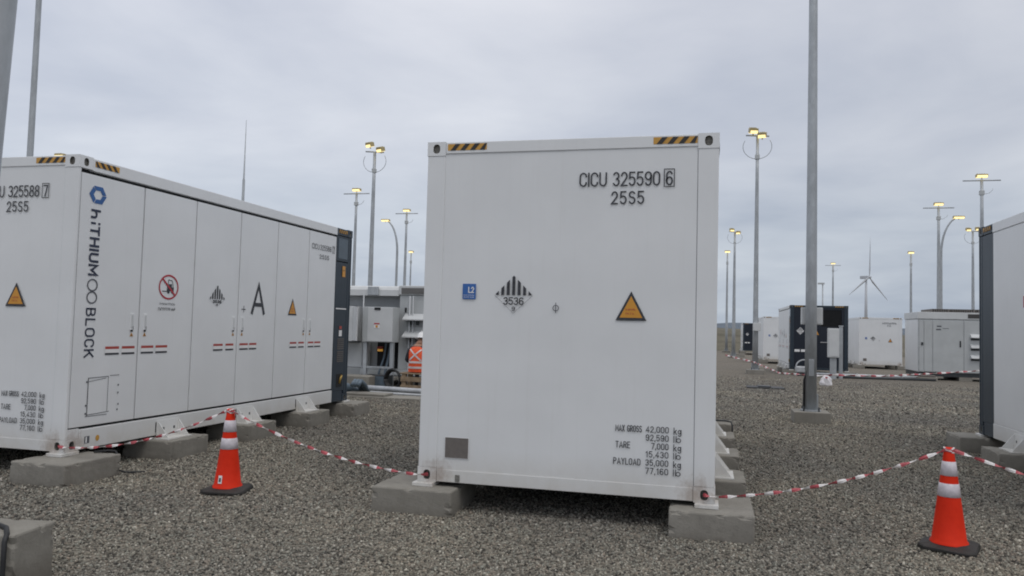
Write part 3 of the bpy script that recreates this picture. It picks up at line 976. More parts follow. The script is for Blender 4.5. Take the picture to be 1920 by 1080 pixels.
    FRONT.rect(mb, 1.152, 1.158, 1.445, 1.53, 'grey_ink', 0.004)
    mb.build('centre_mark', root)
    mb = MB()
    FRONT.rect(mb, 0.234, 0.437, 0.210, 0.378, 'sticker_grey', 0.0)
    FRONT.rect(mb, 0.228, 0.443, 0.204, 0.384, 'sticker_white', -0.003)
    mb.build('data_plate', root)
    mb = MB()
    FRONT.rect(mb, 0.33, 0.37, 0.012, 0.07, 'casting_hole', 0.002)
    mb.build('earth_boss', root)
    if not door_marks:
        return root
    # side markings on the doors
    P = -0.001
    for i, y in ((0, 0.83), (1, 1.03), (2, 2.675), (3, 2.875), (4, 4.495), (5, 4.69)):
        h = MB()
        h.box(CW - 0.008, CW + 0.003, y - 0.026, y + 0.026, 1.18, 1.36, 'white_paint', 0.004)
        h.box(CW + 0.003, CW + 0.009, y - 0.011, y + 0.011, 1.21, 1.345, 'light_grey_paint', 0.003)
        h.box(CW + 0.002, CW + 0.008, y - 0.016, y + 0.008, 1.165, 1.185, 'gap_dark')
        SIDE.rect(h, y + 0.012, y + 0.018, 1.185, 1.225, 'gap_dark', 0.006)
        SIDE.poly(h, [(y - 0.026, 1.115), (y + 0.026, 1.115), (y, 1.155)], 'sign_yellow', P + 0.001)
        SIDE.poly(h, [(y - 0.010, 1.120), (y + 0.010, 1.120), (y, 1.140)], 'black_ink', P + 0.003)
        h.build('door_lock', doors[i])
    for i, spans in enumerate((((0.465, 0.658), (0.699, 0.887)), ((0.987, 1.18), (1.217, 1.41)), ((2.269, 2.464), (2.526, 2.695)), ((2.833, 3.023), (3.056, 3.228)), ((4.108, 4.30), (4.357, 4.524)), ((4.649, 4.823), (4.851, 5.049)))):
        for a0, a1 in spans:
            b = MB()
            SIDE.rect(b, a0, a1, 0.985, 1.012, 'stripe_red', P + 0.001)
            SIDE.rect(b, a0, a1, 0.946, 0.984, 'sticker_white', P + 0.001)
            SIDE.rect(b, a0, a1, 0.926, 0.945, 'black_ink', P + 0.001)
            b.build('label_strip', doors[i])
    # prohibition sign
    mb = MB()
    ca, cb = 1.392, 1.673
    SIDE.ring(mb, ca, cb, 0.168, 0.143, 0.020, 'sign_red', P + 0.001)
    # load truck pictogram
    SIDE.rect(mb, ca - 0.03, ca + 0.085, cb - 0.045, cb + 0.0, 'black_ink', P + 0.001)
    SIDE.rect(mb, ca + 0.0, ca + 0.05, cb + 0.0, cb + 0.035, 'black_ink', P + 0.001)
    SIDE.line(mb, ca - 0.01, cb + 0.0, ca - 0.01, cb + 0.085, 0.008, 'black_ink', P + 0.001)
    SIDE.line(mb, ca - 0.01, cb + 0.085, ca + 0.055, cb + 0.075, 0.008, 'black_ink', P + 0.001)
    SIDE.line(mb, ca + 0.055, cb + 0.075, ca + 0.075, cb + 0.0, 0.008, 'black_ink', P + 0.001)
    SIDE.line(mb, ca - 0.11, cb - 0.05, ca - 0.03, cb - 0.05, 0.009, 'black_ink', P + 0.001)
    for k in (-0.005, 0.065):
        SIDE.ring(mb, ca + k, cb - 0.055, 0.022, 0.019, 0.021, 'black_ink', P + 0.0015)
    SIDE.line(mb, ca - 0.112, cb + 0.094, ca + 0.112, cb - 0.094, 0.022, 'sign_red', P + 0.003)
    scribble(mb, SIDE, 1.25, 1.52, 1.468, 1.492, 'grey_ink', P + 0.001, 41)
    scribble(mb, SIDE, 1.23, 1.53, 1.405, 1.437, 'black_ink', P + 0.001, 42)
    mb.build('prohibition_sign', doors[1])
    diamond(doors[2], SIDE, 2.307, 1.572, 0.176, 0.188, 0.10, off=P + 0.001)
    mb = MB()
    stroke_text(mb, SIDE, 'A', 3.065, 3.405, 1.398, 1.826, 0.052, 'black_ink', P + 0.001)
    SIDE.rect(mb, 2.846, 2.940, 1.457, 1.467, 'black_ink', P + 0.001)
    SIDE.rect(mb, 2.889, 2.899, 1.42, 1.51, 'black_ink', P + 0.003)
    mb.build('letter_marking', doors[3])
    triangle(doors[4], SIDE, 4.148, 1.408, 0.25, 0.25, off=P + 0.001, seed=6)
    if number_on_side:
        n = number_block(doors[5], SIDE, 'CICU', number_on_side[0], number_on_side[1], ((4.663, 4.90), (4.925, 5.30), (5.335, 5.423), 2.462, 2.548), (4.916, 5.228, 2.322, 2.392))
    # document panel outline on the first door
    mb = MB()
    g = 'grey_ink'
    for a0, b0, a1, b1, w, mt in ((0.262, 0.325, 0.262, 0.705, 0.009, 'black_ink'), (0.530, 0.345, 0.530, 0.705, 0.005, g), (0.262, 0.700, 0.53, 0.706, 0.007, g), (0.55, 0.712, 0.68, 0.714, 0.006, g),
                                  (0.262, 0.664, 0.50, 0.690, 0.005, g), (0.262, 0.335, 0.56, 0.345, 0.006, g), (0.24, 0.322, 0.53, 0.318, 0.006, g)):
        SIDE.line(mb, a0, b0, a1, b1, w, mt, P + 0.001)
    for a, b in ((0.235, 0.655), (0.235, 0.34), (0.235, 0.42), (0.665, 0.60), (0.665, 0.52), (0.675, 0.40), (0.665, 0.345)):
        SIDE.rect(mb, a, a + 0.018, b, b + 0.018, g, P + 0.001)
    mb.build('hatch_outline', doors[0])
    # rail fittings
    mb = MB()
    SIDE.rect(mb, 0.245, 0.31, 0.055, 0.125, 'grey_ink', 0.004)
    SIDE.rect(mb, 0.258, 0.275, 0.06, 0.12, 'sticker_white', 0.006)
    mb.build('rail_label', root); mb = MB()
    SIDE.ring(mb, 0.415, 0.092, 0.026, 0.03, 0.0255, 'hazard_yellow', 0.005, n=18)
    mb.build('rail_sticker', root)
    if brand:
        mb = MB()
        # blue ring of three pieces
        ca, cb, ra, rb = 0.263, 2.540, 0.116, 0.100
        hexo = [(math.cos(R(60 * i + 0)), math.sin(R(60 * i + 0))) for i in range(7)]
        for i in range(6):
            (x0, y0), (x1, y1) = hexo[i], hexo[i + 1]
            sx0, sx1 = 0.0, 1.0
            if i in (0, 2, 4):
                sx0 = 0.10
            k = 0.52
            q = lambda s, f: (ca + ra * f * (x0 + (x1 - x0) * s), cb + rb * f * (y0 + (y1 - y0) * s))
            SIDE.poly(mb, [q(sx0, k), q(sx1, k), q(sx1, 1.0), q(sx0, 1.0)], 'logo_blue', P + 0.001)
        mb.build('ring_emblem', doors[0])
        mb = MB()
        # lettering reads downward along the first door
        a0, a1 = 0.183, 0.312
        def vt(s, z1, z0, w, mat='logo_navy', aa=(a0, a1)):
            stroke_text(mb, SIDE, s, aa[0], aa[1], z0, z1, w, mat, P + 0.001, rot=True, gap=0.30)
        vt('h', 2.392, 2.298, 0.024)
        SIDE.rect(mb, 0.283, 0.312, 2.240, 2.262, 'logo_navy', P + 0.001)
        SIDE.rect(mb, 0.190, 0.252, 2.240, 2.262, 'logo_navy', P + 0.001)
        vt('THIUM', 2.224, 1.722, 0.024)
        # loop sign between the words
        for cz, s in ((1.630, 1), (1.506, -1)):
            SIDE.ring(mb, 0.25, cz, 0.070, 0.064, 0.015, 'grey_ink', P + 0.001, n=30)
        vt('BLOCK', 1.402, 0.905, 0.017)
        mb.build('brand_lettering', doors[0])
    return root

LX, RX = -3.613 - CW, 6.10
main_c = make_container('white container in the middle, closed end wall to the camera, numbered 325590 6', (0, 0, 0), 0.0, '325590', '6', door_marks=True)
left_c = make_container('white battery container on the left showing its row of tall doors and blue ring emblem', (LX, -0.01, 0), 0.0, '325588', '7', ('325588', '7'), brand=True)
right_c = make_container('white container cut off by the right photo edge, with a dark blue far end', (RX, -0.01, 0.0), 0.0)
mb = MB()
LSIDE.rect(mb, CL - 4.455, CL - 4.36, 1.72, 1.86, 'sign_red', 0.0)
mb.build('red_sticker', right_c)
FAR = [((5.98 + CW, 31.0 + CL, -0.26), math.pi, 'white battery container behind the lamp pole with its dark navy end facing the camera'),
       ((11.40, 45.6, -0.42), 0.0, 'small distant white container with yellow triangle between the navy ended one and the grey station'),
       ((6.04, 49.6, -0.42), 0.0, 'distant white container partly hidden by the left side of the navy ended container'),
       ((5.98 + CW, 79.6 + CL, -0.55), math.pi, 'farthest container, a dark ended one seen beside the thin lamp pole')]
far_c = []
for l, rz, lab in FAR:
    c = copy_tree(main_c, None, ('container_number', 'weight_value', 'weight_unit', 'weight_name', 'size_code'))
    c.location = l; c.rotation_euler = (0, 0, rz); c['label'] = lab
    far_c.append(c)
# faint number on the distant white one
mb = MB()
scribble(mb, FRONT, 1.34, 2.09, 2.486, 2.604, 'grey_ink', 0.003, 61)
scribble(mb, FRONT, 1.60, 1.86, 2.338, 2.446, 'grey_ink', 0.003, 62)
mb.build('number_lettering', far_c[1])

# ------------------------------------------------------------------ concrete footings
from mathutils import noise as mnoise
def rough_block(w, d, h, seed, bev=0.014, name='concrete_footing', loc=(0, 0, 0)):
    """cast block, top at z=0: slightly uneven faces, worn and chipped arrises"""
    bm = bmesh.new()
    bmesh.ops.create_cube(bm, size=1.0)
    for q in bm.verts:
        q.co = Vector((q.co.x * w, q.co.y * d, (q.co.z - 0.5) * h))
    bmesh.ops.bevel(bm, geom=list(bm.edges), offset=bev, segments=2, affect='EDGES', profile=0.5)
    long_ = [e_ for e_ in bm.edges if e_.calc_length() > 0.08]
    bmesh.ops.subdivide_edges(bm, edges=long_, cuts=14, use_grid_fill=True)
    off = Vector((seed * 3.1, seed * 1.7, seed * 0.9))
    for q in bm.verts:
        c = q.co
        n1_ = mnoise.noise(c * 5 + off); n2_ = mnoise.noise(c * 22 + off)
        ex = sum(1 for a_, b_ in ((abs(c.x), w / 2), (abs(c.y), d / 2), (-c.z, 0.0)) if abs(a_ - b_) < bev * 1.2)
        dirv = Vector((c.x / w, c.y / d, (c.z + h / 2) / h))
        amt = 0.004 * n1_ + 0.0025 * n2_
        if ex >= 2 and n2_ < -0.16:
            amt -= 0.016 * min(1.0, (-0.16 - n2_) * 5)
        q.co += dirv.normalized() * amt
    me = bpy.data.meshes.new(name)
    bm.to_mesh(me); bm.free()
    me.materials.append(MATS['concrete'])
    o = bpy.data.objects.new(name, me); COL.objects.link(o); o.location = loc
    return o
_PADN = [0]
def pad(x0, x1, y0, y1, z1, label, z0=None, bev=0.012):
    cx, cy_ = (x0 + x1) / 2, (y0 + y1) / 2
    zb = gz(cy_) - 0.12 if z0 is None else z0
    _PADN[0] += 1
    if bev > 0:
        o = rough_block(x1 - x0, y1 - y0, z1 - zb, _PADN[0], loc=(cx, cy_, z1))
    else:
        o = MB().box(x0 - cx, x1 - cx, y0 - cy_, y1 - cy_, zb - z1, 0, 'concrete').build('concrete_footing', None, (cx, cy_, z1))
    return tag(o, label, 'concrete footing', 'concrete footings under the containers')
ORD = ['nearest', 'second', 'third', 'fourth', 'farthest']
YC = [0.08, 1.50, 3.0, 4.55, 6.05]
ZT = -0.0345
for nm, ox, nearoff in (('middle', 0.0, 0.06), ('left', LX, -0.12), ('right', RX, 0.0)):
    for side in ('left', 'right'):
        for i, yc in enumerate(YC):
            if nm == 'left' and side == 'left' and i > 1:
                continue
            if nm == 'right' and side == 'right':
                continue
            y0, y1 = yc - 0.33, yc + 0.33
            if i == 0:
                y0 += nearoff - 0.0; y1 += nearoff + 0.04
            if side == 'left':
                x0, x1 = ox - 0.34, ox + 0.36
            else:
                x0, x1 = ox + CW - (0.25 if (nm == 'left' and i == 0) else 0.34), ox + CW + (0.36 if (nm == 'left' and i == 0) else 0.29)
            pad(x0, x1, y0, y1, ZT, f'{ORD[i]} concrete block under the {side} edge of the {nm} container')
for (l, rz, lab), nm in zip(FAR, ('navy ended container behind the lamp pole', 'small distant white container', 'half hidden distant white container', 'farthest dark ended container')):
    x0 = l[0] if rz == 0 else l[0] - CW
    y0 = l[1] if rz == 0 else l[1] - CL
    for side, xa in (('left', x0 - 0.3), ('right', x0 + CW - 0.3)):
        for i, dy in enumerate((0.1, 3.0)):
            pad(xa, xa + 0.6, y0 + dy - 0.3, y0 + dy + 0.3, l[2] - 0.035, f'{"front" if i == 0 else "middle"} {side} concrete block under the {nm}', z0=min(gz(y0) - 0.1, l[2] - 0.25), bev=0)

# foreground block and cable at the lower left
blk = rough_block(0.80, 0.34, 0.5, 77, loc=(-1.752, -2.626, 0.10))
blk.rotation_euler = (0, 0, R(9.2))
tag(blk, 'large pale concrete block in the lower left corner under the big pole', 'concrete footing')
mb = MB()
mb.tube([(-1.9, -2.62, 0.118), (-1.62, -2.60, 0.116), (-1.46, -2.66, 0.114), (-1.375, -2.735, 0.104), (-1.365, -2.758, 0.07), (-1.362, -2.762, -0.05), (-1.36, -2.765, -0.2), (-1.36, -2.775, -0.26)], 0.014, 'cable_black')
tag(mb.build('power_cable'), 'black cable draped over the pale block in the lower left corner', 'cable')
mb = MB()
mb.tube([(-3.50, 0.25, -0.02), (-3.42, 0.36, -0.018), (-3.345, 0.36, -0.020), (-3.315, 0.36, -0.06), (-3.31, 0.36, -0.2), (-3.25, 0.40, -0.228), (-3.1, 0.5, -0.232)], 0.011, 'cable_black')
tag(mb.build('power_cable'), 'black cable over the block under the near corner of the left container', 'cable')
# grey drain tube bent over the fourth footing of the middle container
mb = MB()
mb.tube([(2.30, 6.10, -0.02), (2.66, 6.08, -0.018), (2.73, 6.06, -0.03), (2.745, 6.05, -0.08), (2.75, 6.04, -0.24)], 0.012, 'steel_dark')
tag(mb.build('drain_tube'), 'thin dark tube bent over the farthest block under the middle container', 'tube')

# ------------------------------------------------------------------ traffic cones
def make_cone(loc, rz, label, sticker):
    root = empty('traffic_cone', loc, rz)
    tag(root, label, 'traffic cone', 'orange traffic cones holding the tape')
    b = MB()
    h = 0.19
    pts = [(-h, -h + 0.05), (-h + 0.05, -h), (h - 0.05, -h), (h, -h + 0.05), (h, h - 0.05), (h - 0.05, h), (-h + 0.05, h), (-h, h - 0.05)]
    lay = [(1.0, 0.0), (1.0, 0.020), (0.96, 0.030), (0.64, 0.044)]
    vs = []; fs = []
    for k, (s, z) in enumerate(lay):
        for j, (x, y) in enumerate(pts):
            vs.append((x * s, y * s, z + 0.008 * math.sin(j * 1.3 + k)))
    n = len(pts)
    for k in range(len(lay) - 1):
        for j in range(n):
            fs.append([k * n + j, k * n + (j + 1) % n, (k + 1) * n + (j + 1) % n, (k + 1) * n + j])
    fs += [list(range(n))[::-1], [3 * n + j for j in range(n)]]
    b.add(vs, fs, 'rubber')
    b.build('base', root)
    H = 0.695; r0, r1 = 0.120, 0.031
    rad = lambda t: r0 + (r1 - r0) * t
    zz = lambda t: 0.045 + H * t
    c = MB()
    prof = [(0.132, 0.040), (0.127, 0.056)] + [(rad(t), zz(t)) for t in (0.03, 0.3, 0.6, 0.9, 0.985)] + [(r1 * 0.85, zz(1.0)), (r1 * 0.6, zz(1.0)), (r1 * 0.6, zz(0.93)), (0.001, zz(0.92))]
    c.lathe(prof, 'cone_orange', 40)
    c.build('cone_body', root)
    for t0, t1 in ((0.485, 0.625), (0.705, 0.855)):
        m = MB()
        m.lathe([(rad(t0) + 0.0005, zz(t0)), (rad(t0) + 0.003, zz(t0) + 0.001), (rad(t1) + 0.003, zz(t1) - 0.001), (rad(t1) + 0.0005, zz(t1))], 'reflective', 40)
        m.build('reflective_band', root)
    if sticker:
        m = MB()
        a0 = R(-92) - rz
        for k, (w, z0, z1, mat, o) in enumerate(((0.17, 0.085, 0.155, 'sticker_white', 0.003), (0.09, 0.10, 0.135, 'grey_ink', 0.005))):
            vs = []
            for z in (z0, z1):
                r = rad((z - 0.045) / H) + o
                for j in range(4):
                    a = a0 - w + 2 * w * j / 3
                    vs.append((r * math.cos(a), r * math.sin(a), z))
            m.add(vs, [(j, j + 1, j + 5, j + 4) for j in range(3)], mat)
        m.build('sticker', root)
    return root
coneL = make_cone((-1.845, 0.03, -0.232), R(14), 'orange traffic cone in front of the left container with a white sticker low on it', True)
coneR = make_cone((4.13, 0.20, -0.232), R(-22), 'orange traffic cone on open gravel near the right container, without any sticker', False)

# ------------------------------------------------------------------ barrier tape
def tape(pts, label, width=0.029, seg=0.068, twist=19.0, seed=0, knots=()):
    """pts: list of 3-D points along the hang; a twisted red-white ribbon"""
    rg = random.Random(seed)
    P = [Vector(p) for p in pts]
    # resample
    L = [0.0]
    for a, b in zip(P, P[1:]):
        L.append(L[-1] + (b - a).length)
    n = max(8, int(L[-1] / (seg / 3)))
    S = []
    k = 0
    for i in range(n + 1):
        d = L[-1] * i / n
        while k < len(L) - 2 and L[k + 1] < d:
            k += 1
        t = (d - L[k]) / max(1e-6, L[k + 1] - L[k])
        S.append(P[k].lerp(P[k + 1], t))
    mb = MB()
    ph = rg.uniform(0, 6)
    prev = None; idx = []
    for i, p in enumerate(S):
        t = (S[min(i + 1, n)] - S[max(0, i - 1)]).normalized()
        a = t.cross(Vector((0, 0, 1))).normalized(); b = a.cross(t)
        ph += twist * (L[-1] / n) * rg.uniform(0.3, 1.5)
        w = width / 2 * (0.80 + 0.2 * abs(math.sin(ph * 0.7)))
        d1 = (a * math.cos(ph) + b * math.sin(ph)) * w
        d2 = (b * math.cos(ph) - a * math.sin(ph)) * w * 0.30
        ring = [p + d1, p + d2, p - d1, p - d2]
        o = len(mb.v); mb.v += [tuple(q) for q in ring]; idx.append(o)
    for i in range(n):
        dist = L[-1] * i / n
        mat = 'tape_red' if int(dist / seg) % 2 == 0 else 'tape_white'
        kk = mb.m(mat)
        for j in range(4):
            mb.f.append([idx[i] + j, idx[i] + (j + 1) % 4, idx[i + 1] + (j + 1) % 4, idx[i + 1] + j]); mb.mi.append(kk); mb.smooth.append(False)
    return tag(mb.build('barrier_tape'), label, 'barrier tape', 'red and white barrier tape')
def sag(a, b, s, n=14):
    a = Vector(a); b = Vector(b)
    return [a.lerp(b, i / n) - Vector((0, 0, s * 4 * (i / n) * (1 - i / n))) for i in range(n + 1)]
topL = Vector((-1.845, 0.03, 0.490)); topR = Vector((4.13, 0.20, 0.490))
loop = lambda c, r, z: [(c.x + r * math.cos(a), c.y + r * math.sin(a), z) for a in np.linspace(0.4, 5.6, 9)]
tape(sag((LX + CW - 0.06, -0.02, 0.06), (LX + CW + 0.02, -0.03, 0.055), 0, 4) + sag((LX + CW + 0.02, -0.03, 0.055), topL + Vector((-0.03, -0.02, 0)), 0.10), 'red and white tape from the left container corner up to the left cone', seed=1)
tape(sag(topL + Vector((0.03, -0.02, 0)), (0.0, -0.03, 0.055), 0.085) + [(0.06, -0.03, 0.06), (0.085, 0.01, 0.06)], 'red and white tape from the left cone down to the middle container', seed=2)
tape([(CW - 0.085, 0.01, 0.06), (CW - 0.06, -0.03, 0.06)] + sag((CW, -0.03, 0.055), topR + Vector((-0.03, -0.02, 0)), 0.075), 'red and white tape from the middle container up to the right cone', seed=3)
tape(sag(topR + Vector((0.03, -0.02, 0)), (RX + 0.06, -0.03, 0.06), 0.06), 'red and white tape leaving the right cone past the right photo edge', seed=4)
for c, nm in ((topL, 'left'), (topR, 'right')):
    mb = MB()
    for k in range(3):
        mb.tube([(c.x + 0.034 * math.cos(a), c.y + 0.034 * math.sin(a), c.z - 0.012 + 0.011 * k + 0.006 * math.sin(a * 2 + k)) for a in np.linspace(0, 6.2, 16)], 0.006, 'tape_red', 6, matf=lambda i, k=k: 'tape_red' if (i // 3 + k) % 2 else 'tape_white')
    tag(mb.build('tape_knot'), f'tape wound round the tip of the {nm} cone', 'tape knot')
tape([(3.2, 32.5, gz(32) + 0.75), (4.3, 29.2, gz(29) + 0.55), (4.95, 24.0, gz(24) + 0.30), (5.7, 19.5, gz(19) + 0.42), (6.2, 19.8, gz(19) + 0.45), (8.0, 22.0, gz(22) + 0.40), (10.5, 25.5, gz(25) + 0.45), (14.5, 30.0, gz(30) + 0.62)], 'long red and white tape strung across the far gravel behind the pole', width=0.075, seg=0.32, twist=3.0, seed=5)

# plastic bag on the far tape
def build_bag():
    rg = random.Random(4)
    rings = [(0.05, 0.0), (0.10, -0.05), (0.15, -0.12), (0.17, -0.22), (0.15, -0.30), (0.02, -0.33)]
    n = 14; vs = []; fs = []
    for k, (r, z) in enumerate(rings):
        for j in range(n):
            a = 2 * math.pi * j / n
            q = r * (1 + rg.uniform(-0.22, 0.22))
            vs.append((q * math.cos(a) * 1.05, q * math.sin(a) * 0.4, z + rg.uniform(-0.012, 0.012)))
    for k in range(len(rings) - 1):
        for j in range(n):
            fs.append([k * n + j, k * n + (j + 1) % n, (k + 1) * n + (j + 1) % n, (k + 1) * n + j])
    fs += [list(range(n)), [(len(rings) - 1) * n + j for j in range(n)]]
    mb = MB(); mb.add(vs, fs, 'plastic_white')
    mb.box(-0.035, 0.035, -0.085, -0.075, -0.09, -0.045, 'tape_red')
    tag(mb.build('plastic_bag', None, (5.93, 19.55, gz(19) + 0.44)), 'white plastic bag hanging from the far tape right of the pole', 'plastic bag')
build_bag()
# flat metal cover lying on the gravel
mb = MB()
mb.box(-0.55, 0.55, -0.42, 0.42, 0, 0.03, 'cable_black', 0.01)
mb.box(-0.22, 0.16, -0.25, 0.25, 0.03, 0.065, 'steel_dark', 0.01)
tag(mb.build('manhole_cover', None, (4.1, 19.0, gz(19) + 0.012)), 'low dark cover lying flat on the gravel left of the pole', 'manhole cover')

# ------------------------------------------------------------------ lamp poles
def lamp_head(parent, x, y, z, w, d, h, tilt=0.0, rz=0.0, name='floodlight', glow=True):
    mb = MB()
    mb.box(-w / 2, w / 2, -d / 2, d / 2, 0.0, h, 'lamp_housing', 0.01)
    mb.box(-0.03, 0.03, -0.02, 0.02, -0.10, 0.0, 'galvanised')
    for k in range(4):
        mb.box(-w / 2 + 0.04 + k * w / 5, -w / 2 + 0.055 + k * w / 5, -d / 2, d / 2, h, h + 0.03, 'lamp_housing')
    o = mb.build(name, parent)
    o.location = (x, y, z); o.rotation_euler = (tilt, 0, rz)
    l = MB()
    l.box(-w / 2 + 0.015, w / 2 - 0.015, -d / 2 + 0.01, d / 2 - 0.01, -0.02, -0.002, 'lamp_glow')
    l.box(-w / 2 + 0.03, w / 2 - 0.03, -d / 2 - 0.012, -d / 2 - 0.002, 0.0, h * 0.55, 'lamp_glow')
    l.build('lens', o)
    return o
def light_pole(x, y, zt, kind, label, r0=0.11, r1=0.05, seed=0, heads=None, block=True, junction=None):
    zb = gz(y)
    root = empty('light_pole', (x, y, zb))
    tag(root, label, 'light pole', 'galvanised lamp poles')
    H = zt - zb
    b = 0.20 if block else 0.0
    p = MB()
    if kind == 'curved':
        s = heads or 1
        pts = [(0, 0, b)] + [(0, 0, H * t) for t in (0.3, 0.6, 0.74)]
        for k in range(1, 9):
            a = k / 8 * math.pi * 0.42
            pts.append((s * (1 - math.cos(a)) * 1.25, 0, H * 0.74 + math.sin(a) * H * 0.25))
        n = len(pts)
        p.tube(pts, [r0 + (r1 - r0) * i / (n - 1) for i in range(n)], 'galvanised', 10)
        p.build('pole', root)
        ex, ez = pts[-1][0], pts[-1][2]
        lamp_head(root, ex + s * 0.25, 0, ez + 0.02, 0.75, 0.32, 0.16, 0.0, 0)
    else:
        nseg = 5
        p.tube([(0, 0, b + (H - b) * i / nseg) for i in range(nseg + 1)], [r0 + (r1 - r0) * i / nseg for i in range(nseg + 1)], 'galvanised', 12)
        p.lathe([(0.001, b), (r0 * 1.7, b), (r0 * 1.7, b + 0.025), (r0 * 0.9, b + 0.026)], 'galvanised', 16, smooth=False)
        p.box(-r0 * 1.25, r0 * 1.25, -0.01, 0.01, b + 0.02, b + 0.30, 'galvanised')
        for sx in (-1, 1):
            for sy_ in (-1, 1):
                p.tube([(sx * r0 * 1.2, sy_ * r0 * 1.2, b - 0.01), (sx * r0 * 1.2, sy_ * r0 * 1.2, b + 0.08)], 0.014, 'steel_dark', 6)
        p.build('pole', root)
        if kind == 'ring':
            hd = heads or ((-0.26, 0.10, 0.35), (0.30, -0.14, -0.3))
            for hx, hz, t in hd:
                lamp_head(root, hx, -0.05, H + hz, 0.38, 0.27, 0.21, R(18), t * 0.8)
            a = MB()
            a.tube([(-0.5, 0, H + 0.05), (0.5, 0, H - 0.02)], 0.035, 'galvanised', 8)
            a.build('crossarm', root)
            a = MB()
            rr = 0.62
            a.tube([(rr * math.sin(t), 0.03, H - 0.62 - rr * 0.9 * math.cos(t) + 0.15) for t in np.linspace(-2.1, 2.1, 22)], 0.014, 'galvanised', 6)
            a.build('hoop', root)
            MB().box(-0.10, 0.10, -0.09, 0.09, H - 1.05, H - 0.85, 'grey_paint', 0.01).build('collar', root)
        elif kind == 'bar':
            a = MB()
            a.tube([(-0.95, 0, H - 0.05), (0.95, 0, H - 0.05)], 0.035, 'galvanised', 8)
            a.build('crossarm', root)
            lamp_head(root, 0, 0, H + 0.14, 0.58, 0.28, 0.16, 0.0, 0)
            a = MB()
            a.box(-0.12, 0.12, -0.10, 0.10, H - 0.86, H - 0.62, 'grey_paint', 0.01)
            a.tube([(0.16 + 0.4 * math.sin(t), 0, H - 0.45 - 0.35 * math.cos(t)) for t in np.linspace(-0.6, 1.4, 9)], 0.012, 'galvanised', 6)
            a.build('control_box', root)
        elif kind == 'single':
            lamp_head(root, 0, 0, H + 0.10, 0.62, 0.30, 0.22, 0.0, 0)
            MB().box(-0.12, 0.12, -0.10, 0.10, H - 1.3, H - 0.95, 'grey_paint', 0.01).build('control_box', root)
    if junction and y < 10:
        c = MB(); c.tube([(-r0 - 0.012, -0.03, b), (-r0 - 0.012, -0.03, b + 0.55), (-r0 * 0.6, -0.05, b + 0.72)], 0.016, 'cable_black', 8)
        c.build('cable', root)
        c = MB(); c.box(-0.045, 0.045, -r0 - 0.006, -r0 + 0.03, b + 0.62, b + 0.92, 'galvanised', 0.006); c.build('access_hatch', root)
    if junction:
        jx, jy, jz, jw, jh = junction
        j = MB()
        j.box(jx - jw / 2, jx + jw / 2, jy - 0.09, jy + 0.09, jz - zb - jh / 2, jz - zb + jh / 2, 'light_grey_paint', 0.008)
        j.box(jx - jw / 2 + 0.02, jx + jw / 2 - 0.02, jy - 0.096, jy - 0.09, jz - zb - jh / 2 + 0.02, jz - zb + jh / 2 - 0.02, 'light_grey_paint')
        j.build('junction_box', root)
    if block:
        w = r0 * 2.9
        mb = MB().box(-w, w, -w, w, -0.3, b, 'concrete', 0.012)
        bb = mb.build('concrete_footing', None, (x, y, zb))
        tag(bb, 'concrete base of the ' + ' '.join(label.split()[:12]), 'concrete footing')
    return root
# the big pole at the right of the picture (top leaves the frame)
light_pole(4.17, 8.64, 10.6, 'ring', 'tall thick steel lamp pole standing right of the middle container', 0.105, 0.062, junction=(0.03, 0.17, 1.66, 0.36, 0.31))
light_pole(4.42, 30.0, 10.17, 'ring', 'lamp pole with two lit floodlights and a hoop right of the middle container', 0.13, 0.062, heads=((-0.19, 0.14, 0.3), (0.20, -0.07, -0.25)), junction=(0.05, -0.22, 1.60, 0.33, 0.36))
light_pole(4.56, 64.7, 10.15, 'ring', 'slim far lamp pole with small hoop left of the hooped floodlight pole', 0.17, 0.08)
light_pole(4.44, 86.4, 10.4, 'single', 'farthest slim lamp pole touching the right edge of the middle container', 0.16, 0.08)
light_pole(-14.23, 30.2, 10.03, 'ring', 'lamp pole with a pair of angled floodlights between the left and middle containers', 0.15, 0.075, heads=((-0.24, 0.28, -0.5), (0.36, 0.02, -0.5)))
light_pole(-20.96, 42.3, 10.15, 'bar', 'lamp pole with a crossbar just right of the left container', 0.15, 0.075)
light_pole(-20.94, 51.4, 10.13, 'bar', 'crossbar lamp pole just left of the middle container', 0.15, 0.075)
light_pole(-24.1, 57.3, 10.5, 'curved', 'curved arm street lamp bending left behind the grey power station', 0.12, 0.06, heads=-1)
light_pole(-34.7, 87.4, 10.4, 'single', 'small far single lamp pole against the left edge of the middle container', 0.14, 0.08)
light_pole(17.07, 41.9, 10.2, 'bar', 'tall crossbar lamp pole rising behind the navy post of the right container', 0.15, 0.075)
light_pole(17.3, 51.2, 10.1, 'bar', 'crossbar lamp pole beside the curved lamp above the right grey station', 0.15, 0.075)
light_pole(19.1, 57.5, 10.4, 'curved', 'curved arm street lamp bending right above the right grey station', 0.105, 0.055, heads=1)
light_pole(23.87, 87.1, 10.4, 'single', 'single lamp pole between the wind turbine and the right grey station', 0.16, 0.09)
light_pole(23.38, 64.8, 10.15, 'ring', 'lamp pole whose heads touch the navy post of the right container', 0.15, 0.075, heads=((-0.35, 0.05, 0.1), (0.35, 0.1, 0.1)))
light_pole(18.0, 101.7, 10.4, 'bar', 'short looking far crossbar lamp pole left of the wind turbine', 0.15, 0.09)
light_pole(-33.1, 29.7, 10.05, 'single', 'lamp pole of which only the lit head shows above the left container roof', 0.14, 0.08)
light_pole(-13.3, 8.7, 14.0, 'ring', 'steel pole rising behind the left container roof and leaving the frame', 0.082, 0.052)
